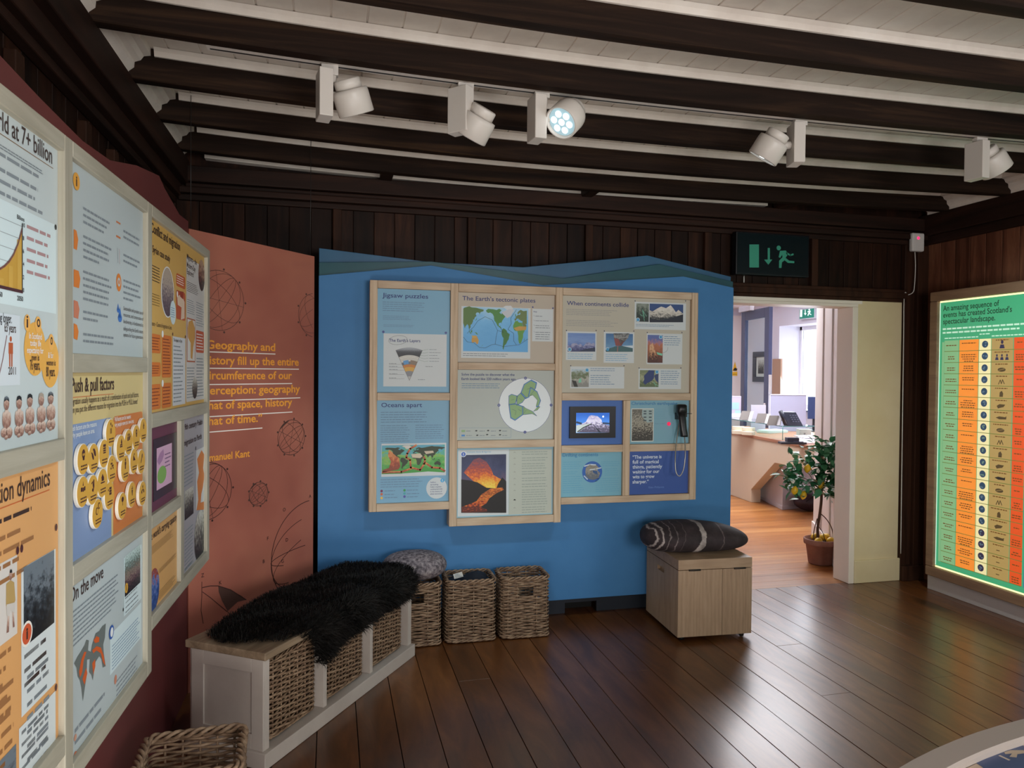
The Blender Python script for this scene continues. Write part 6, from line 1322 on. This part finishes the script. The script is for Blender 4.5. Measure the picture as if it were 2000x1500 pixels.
o, a_, W, z = board(1579, 1606, 775, .7, 'dark blue computer monitor seen from behind at the right of the desk', M('2c3c66', .4), 'computer_monitor', 'monitor', .95)
b = MB(); b.box((W*.4, .02, .80), (W*.6, .04, 1.0), R=RF, o=(a_.x, a_.y, 0)); b.lathe([(.09, .791), (.09, .80), (.02, .81)], 20, o=(a_.x+f.x*W*.5+g.x*.03, a_.y+f.y*W*.5+g.y*.03, 0)); b.build('stand', M('23242c', .4), o)
# leaflets at the left
s_, t_ = lying(1440, 815, ZT+.001); lf = thing('leaflet_holder', dp(s_, t_, ZT), 'leaflet holder with white and blue leaflets at the left end of the glass case', 'leaflet holder')
b = MB(); p_ = dp(s_, t_, ZT); b.box((-.10, .02, .001), (.07, .03, .05), R=RF, o=p_); b.box((-.10, .075, .001), (.07, .082, .18), R=RF, o=p_); b.box((-.1, .03, .001), (.07, .08, .006), R=RF, o=p_); b.build('holder', M('dfe4ee', .15), lf)
for i, hx in enumerate(('b8b2c4', 'a8a0ba', 'c0bcc8')):
    b = MB(); b.box((-.095+.02*i, .034+.012*i, .006), (.055+.005*i, .042+.012*i, .25+.012*i), R=RF, o=p_); b.build('leaflet', M(hx, .5), lf)
b = MB(); b.box((-.02, .0325, .006), (.05, .0335, .09), R=RF, o=p_); b.box((-.06, .0325, .1), (.03, .0335, .19), R=RF, o=p_); b.build('leaflet_print', M('9fc4e0', .5), lf)
# boxes in the case, papers and gadgets on the worktop
def deskbox(name, px, py, w_, d_, h_, m, label, cat, z=.791, rz=0, grp=None, parts=None):
    q = onZ(px, py, z); R = Matrix.Rotation(rz, 3, 'Z') @ RF; o = thing(name, q, label, cat, grp)
    b = MB(); b.box((-w_/2, 0, .0), (w_/2, d_, h_), R=R, o=q); b.build('body', m, o, .002)
    for nm, a2, e2_, m2 in (parts or []):
        b = MB(); b.box(a2, e2_, R=R, o=q); b.build(nm, m2, o)
WB = M('d8d0bc', .5)
deskbox('wooden_tray', 1452, 848, .11, .12, .04, WB, 'pale tray inside the glass case, lower left of four', 'tray', .792, .9, 'trays in the glass case'); deskbox('wooden_tray', 1452, 840, .11, .12, .04, WB, 'pale tray inside the glass case, upper left of four', 'tray', .834, .9, 'trays in the glass case')
deskbox('wooden_tray', 1472, 850, .11, .12, .04, WB, 'pale tray inside the glass case, lower right of four', 'tray', .792, .9, 'trays in the glass case'); deskbox('wooden_tray', 1472, 842, .11, .12, .04, WB, 'pale tray inside the glass case, upper right of four', 'tray', .834, .9, 'trays in the glass case')
deskbox('card_reader', 1551, 868, .26, .10, .022, M('1b1f2c', .4), 'flat dark card machine on the worktop behind the glass corner', 'card machine', .791, 0, None, [('top_unit', (-.06, .02, .0225), (.06, .09, .065), M('20263a', .4)), ('keys', (.0, .01, .0225), (.10, .018, .03), M('39415a', .4))])
deskbox('white_box', 1573, 856, .13, .10, .10, M('d5d3d4', .5), 'small white box beside the dark card machine', 'box', .791, 0, None, [('round_mark', (-.02, -.002, .04), (.0, -.0005, .06), M('8a8a90', .5))])
for i in range(3): deskbox('paper_stack', 1592, 868-i*6, .22, .25, .02-.004*i, M('eceaf2', .6), ('lowest', 'middle', 'topmost')[i]+' stack of white papers at the right end of the worktop', 'paper', .791+.022*i, .1, 'stacked papers')
deskbox('open_book', 1520, 846, .34, .18, .03, M('c8dcd8', .5), 'pale open book inside the glass case near its end', 'book', .792, .5, None, [('page', (-.15, .01, .031), (.15, .17, .036), M('e8ecea', .6))])
# glass door standing open
def atXY(px, Y): d = ray(px, 700); t = Y/d.y; return Vector((d.x*t, Y, 0))
h0, h1 = atXY(1447, 9.27), atXY(1501, 8.4); dv = (h1-h0); DW = dv.length; dv.normalize(); dn = Vector((-dv.y, dv.x, 0)); RDm = Matrix((dv, dn, (0, 0, 1))).transposed(); zt = 2.40
dr = bpy.data.objects.new('door_1', None); C.objects.link(dr); dr.location = h0; dr['kind'] = 'structure'
NV = M('2d3250', .4)
b = MB(); fwid = .13
for a2, e2_ in (((0, 0, .02), (fwid, .05, zt)), ((DW-fwid, 0, .02), (DW, .05, zt)), ((fwid, 0, zt-fwid), (DW-fwid, .05, zt)), ((fwid, 0, .02), (DW-fwid, .05, .2))): b.box(a2, e2_, R=RDm, o=h0)
b.build('door_frame', NV, dr, .003)
b = MB(); b.box((fwid, .02, .2), (DW-fwid, .028, zt-fwid), R=RDm, o=h0); b.build('door_glass', GL, dr)
b = MB(); b.box((DW+.0005, .004, .9), (DW+.004, .046, 1.5), R=RDm, o=h0); b.box((DW-.10, -.012, .98), (DW-.05, -.0005, 1.12), R=RDm, o=h0); b.tube([h0+RDm @ Vector((DW-.075, -.05, 1.06)), h0+RDm @ Vector((DW-.30, -.05, 1.06))], .011, 8); b.tube([h0+RDm @ Vector((DW-.075, -.002, 1.06)), h0+RDm @ Vector((DW-.075, -.055, 1.06))], .011, 8); b.build('door_handle', M('d8d4cc', .25, .8), dr)
b = MB(); b.box((.04, -.06, zt-.01), (.42, -.001, zt+.07), R=RDm, o=h0); b.tube([h0+RDm @ Vector((.35, -.04, zt+.06)), h0+RDm @ Vector((.75, -.2, zt+.10))], .012, 6); b.build('door_closer', M('c8c4c8', .3, .6), dr)
# far wall bits
wp = onV(1436, 760, (0, 10.95, 0), Vector((0, 1, 0)))
b = MB(); b.box((wp.x-.35, 10.94, 0), (wp.x+.12, 10.999, 2.5)); struct(b, 'trim_28', WHITE)
S = Sheet((0, 10.935, 0), (1, 0, 0), (0, -1, 0)); hz = thing('warning_sign', (wp.x, 10.93, 1.6), 'yellow triangular warning sign on the white post left of the glass door', 'sign')
a_, e_ = S.uv(1430, 734), S.uv(1440.5, 706); YL = M('e8b828', .5); S.poly([(a_[0], a_[1]+(e_[1]-a_[1])*.33), (e_[0], a_[1]+(e_[1]-a_[1])*.33), ((a_[0]+e_[0])/2, e_[1])], YL, 1); S.rect((a_[0], a_[1]), (e_[0], a_[1]+(e_[1]-a_[1])*.28), YL, 1)
cxm = (a_[0]+e_[0])/2; S.poly([(cxm-.04, a_[1]+.09), (cxm+.03, a_[1]+.085), (cxm+.05, a_[1]+.12), (cxm, a_[1]+.14)], BLK, 2); S.rect((a_[0]+.01, a_[1]+.02), (e_[0]-.01, a_[1]+.03), M('9a7a20', .5), 2)
S.build('sign_plate', [(a_[0]-.005, a_[1]-.005), (e_[0]+.005, a_[1]-.005), (e_[0]+.005, e_[1]+.005), (a_[0]-.005, e_[1]+.005)], hz, M('e6e4e6', .5), .003)
pf = thing('picture_frame', (6.77, 10.3, 1.5), 'black framed grey print on the wall behind the glass door', 'picture')
Xw = 6.798; ya, yb2 = onX(1473, 715, Xw).y, onX(1503, 715, Xw).y; z1, z0 = onX(1488, 687, Xw).z, onX(1488, 746, Xw).z
b = MB(); fw_ = .085
for a2, e2_ in (((Xw-.03, yb2, z0), (Xw, ya, z0+fw_)), ((Xw-.03, yb2, z1-fw_), (Xw, ya, z1)), ((Xw-.03, yb2, z0+fw_), (Xw, yb2+fw_, z1-fw_)), ((Xw-.03, ya-fw_, z0+fw_), (Xw, ya, z1-fw_))): b.box(a2, e2_)
b.build('frame', M('2a2b3a', .4), pf, .002)
S = Sheet((Xw-.012, ya, 0), (0, -1, 0), (-1, 0, 0)); wU = ya-yb2; S.rect((fw_+.05, z0+fw_+.05), (wU-fw_-.05, z1-fw_-.05), P_OLD, 1); S.build('print', [(fw_, z0+fw_), (wU-fw_, z0+fw_), (wU-fw_, z1-fw_), (fw_, z1-fw_)], pf, M('d8d8d0', .5), .004)
ex2 = thing('exit_sign', (6.75, 9.24, 2.33), 'bright green exit sign above the window in the next room', 'exit sign')
b = MB(); ya, yb2 = onX(1560, 612, 6.75).y, onX(1591, 612, 6.75).y; z1, z0 = onX(1575, 602.5, 6.75).z, onX(1575, 623, 6.75).z; b.box((6.752, yb2, z0), (6.798, ya, z1)); b.build('sign_case', M('c8ccd4', .4), ex2, .003)
S = Sheet((6.7515, 0, 0), (0, -1, 0), (-1, 0, 0)).view(1425, 590, 5.172); GE = ME('157a68', .8); WE = ME('e8fff8', .9)
S.p([(713, 77), (735, 77), (733, 150), (711, 150)], WE, 1); S.p([(760, 78), (768, 78), (768, 112), (778, 112), (765, 134), (750, 112), (760, 112)], WE, 1); S.e(797, 68, 812, 84, WE, 1); S.p([(790, 92), (815, 84), (820, 100), (808, 112), (826, 124), (824, 132), (802, 120), (796, 138), (786, 136), (796, 110), (800, 98), (786, 104)], WE, 1)
S.build('sign_face', [(-ya+.02, z0+.012), (-yb2-.012, z0+.012), (-yb2-.012, z1-.012), (-ya+.02, z1-.012)], ex2, GE, .001)
b = MB(); yq = onX(1517, 780, 6.79).y; b.box((6.77, yq-.12, .3), (6.799, yq+.1, 1.75)); tag(b.build('timber_cladding', M('b08e74', .5)), 'tan wooden upright strip on the wall left of the bright window', 'panel')
# dark bag behind the plant
q = onZ(1585, 1002, 0); bg = thing('dark_bag', q, 'dark purple bag on the floor behind the lemon tree', 'bag')
b = MB(); b.ball((q.x+.08, q.y+.12, .105), .20, .14, .105, 0, 18, 10); o = b.build('body', noisy('bag_cloth', [(.3, '1c1420'), (.6, '3a2834'), (.8, '54404c')], 12, .5, bump=.4), bg)
b = MB(); b.tube(spline([(q.x-.05, q.y+.03, .12), (q.x, q.y-.03, .19), (q.x+.1, q.y-.02, .2), (q.x+.16, q.y+.03, .13)]), .008, 6); b.build('strap', M('1a141c', .6), bg)
# ---------------------------------------------------------------- lemon tree
PX, PY = 3.79, 4.93
lt = thing('lemon_tree', (PX, PY, 0), 'small artificial lemon tree in a terracotta pot in the doorway', 'potted plant')
TC = noisy('terracotta', [(.3, '80564a'), (.6, '946656'), (.8, 'a47868')], 10, .75, bump=.1)
b = MB(); b.lathe([(.0001, 0), (.085, 0), (.092, .01), (.112, .155), (.125, .157), (.128, .163), (.13, .195), (.126, .2), (.119, .2), (.115, .165), (.0001, .16)], 36, o=(PX, PY, 0)); b.build('pot', TC, lt)
b = MB(); b.lathe([(.113, .158), (.08, .166), (.0001, .17)], 24, o=(PX, PY, 0)); b.build('soil', M('2a1c14', .9), lt)
b = MB(); b.tube(spline([(PX-.025, PY, .16), (PX-.03, PY, .28), (PX-.012, PY, .40), (PX+.0, PY, .52), (PX-.005, PY, .66), (PX-.03, PY, .80)]), .0105, 10)
b.tube(spline([(PX-.075, PY-.02, .165), (PX-.065, PY, .25), (PX-.035, PY, .36)]), .004, 6); b.tube(spline([(PX+.10, PY-.02, .165), (PX+.095, PY-.01, .27), (PX+.05, PY, .35), (PX-.01, PY, .40)]), .004, 6); b.tube(spline([(PX+.01, PY-.05, .165), (PX-.005, PY-.03, .25), (PX-.025, PY, .30)]), .003, 6); b.tube(spline([(PX-.05, PY-.05, .165), (PX-.04, PY-.03, .24), (PX-.028, PY, .32)]), .003, 6)
tips = [(PX-.30, PY-.02, .72), (PX-.17, PY-.06, .62), (PX-.05, PY-.1, .66), (PX+.06, PY-.03, .60), (PX-.12, PY+.06, .82), (PX+.0, PY-.05, .88), (PX+.06, PY+.03, .84), (PX-.02, PY, .76), (PX+.05, PY-.1, .72), (PX-.22, PY+.02, .66), (PX+.0, PY+.0, .94)]
for t_ in tips: b.tube(spline([(PX-.005, PY, .58+.1*(t_[2]-.6)), ((PX+t_[0])/2, (PY+t_[1])/2, (t_[2]+.64)/2), t_]), .0035, 5)
b.build('trunk', M('5a4236', .8), lt)
rl = random.Random(4); b = MB()
for t_ in tips:
    for k_ in range(34):
        c_ = Vector(t_)+Vector((rl.gauss(0, .05), rl.gauss(0, .04), rl.gauss(0, .04))); d_ = Vector((rl.gauss(0, 1), rl.gauss(-.2, .8), rl.gauss(.1, .6))).normalized(); ln = rl.uniform(.06, .105); w_ = d_.cross(Vector((rl.gauss(0, .3), rl.gauss(0, .3), 1)))
        if w_.length < .1: continue
        w_ = w_.normalized()*ln*.28; n3 = w_.cross(d_).normalized()*ln*.07; e3 = c_+d_*ln
        if c_.x > 3.70+.53*(c_.y-4.56)-.02+.1 or max(e3.x, c_.x) > 3.94: continue
        b.add([c_, c_+d_*ln*.3+w_*.85+n3, c_+d_*ln*.62+w_*.8+n3, e3-n3*1.2, c_+d_*ln*.62-w_*.8+n3, c_+d_*ln*.3-w_*.85+n3, c_+d_*ln*.3, c_+d_*ln*.62], [(0, 6, 1), (1, 6, 7, 2), (2, 7, 3), (0, 5, 6), (5, 4, 7, 6), (4, 3, 7)], rl.choice((0, 0, 1)), True)
b.build('foliage', [M('34774f', .4), M('5a9c70', .4)], lt)
LEM = noisy('lemon_skin', [(.3, 'd8a818'), (.7, 'e6bf2c')], 30, .4, bump=.15)
def lemon(b, c_, r_, ax): 
    R = Vector(ax).normalized().to_track_quat('Z', 'X').to_matrix(); b.lathe([(.0001, -1.38*r_), (.2*r_, -1.3*r_), (.42*r_, -1.12*r_), (.8*r_, -.7*r_), (r_, 0), (.8*r_, .7*r_), (.4*r_, 1.12*r_), (.18*r_, 1.32*r_), (.0001, 1.4*r_)], 16, 0, R, c_)
for px, py in ((1577, 915), (1552, 958), (1569, 967), (1604, 946)):
    c_ = onY(px, py, PY-.09); b = MB(); lemon(b, c_, .026, (.2, 0, 1)); b.build('lemon', LEM, lt)
fl = MB()
for px, py in ((1549, 940), (1598, 920), (1588, 955)):
    c_ = onY(px, py, PY-.1)
    for k_ in range(5): a_ = k_*2*PI/5; fl.ball((c_.x+.01*math.cos(a_), c_.y, c_.z+.01*math.sin(a_)), .008, .003, .008, 0, 8, 5)
fl.build('blossom', M('e6e2d8', .6), lt)
for (dx, dy, dz, ax), lb_ in zip(((-.062, -.055, .192, (1, .2, .1)), (.045, -.06, .192, (1, .1, .05)), (.03, .01, .205, (.8, .5, .2)), (.075, .03, .2, (.3, 1, 0)), (-.01, .06, .2, (1, .3, .3))), ('lemon lying at the front left of the pot', 'lemon lying at the front right of the pot', 'lemon lying behind the front right one in the pot', 'lemon lying at the far right edge of the pot', 'lemon lying at the back of the pot, highest in view')):
    b = MB(); lemon(b, (PX+dx, PY+dy, dz), .029, ax); tag(b.build('lemon', LEM), lb_, 'lemon', 'lemons in the pot')
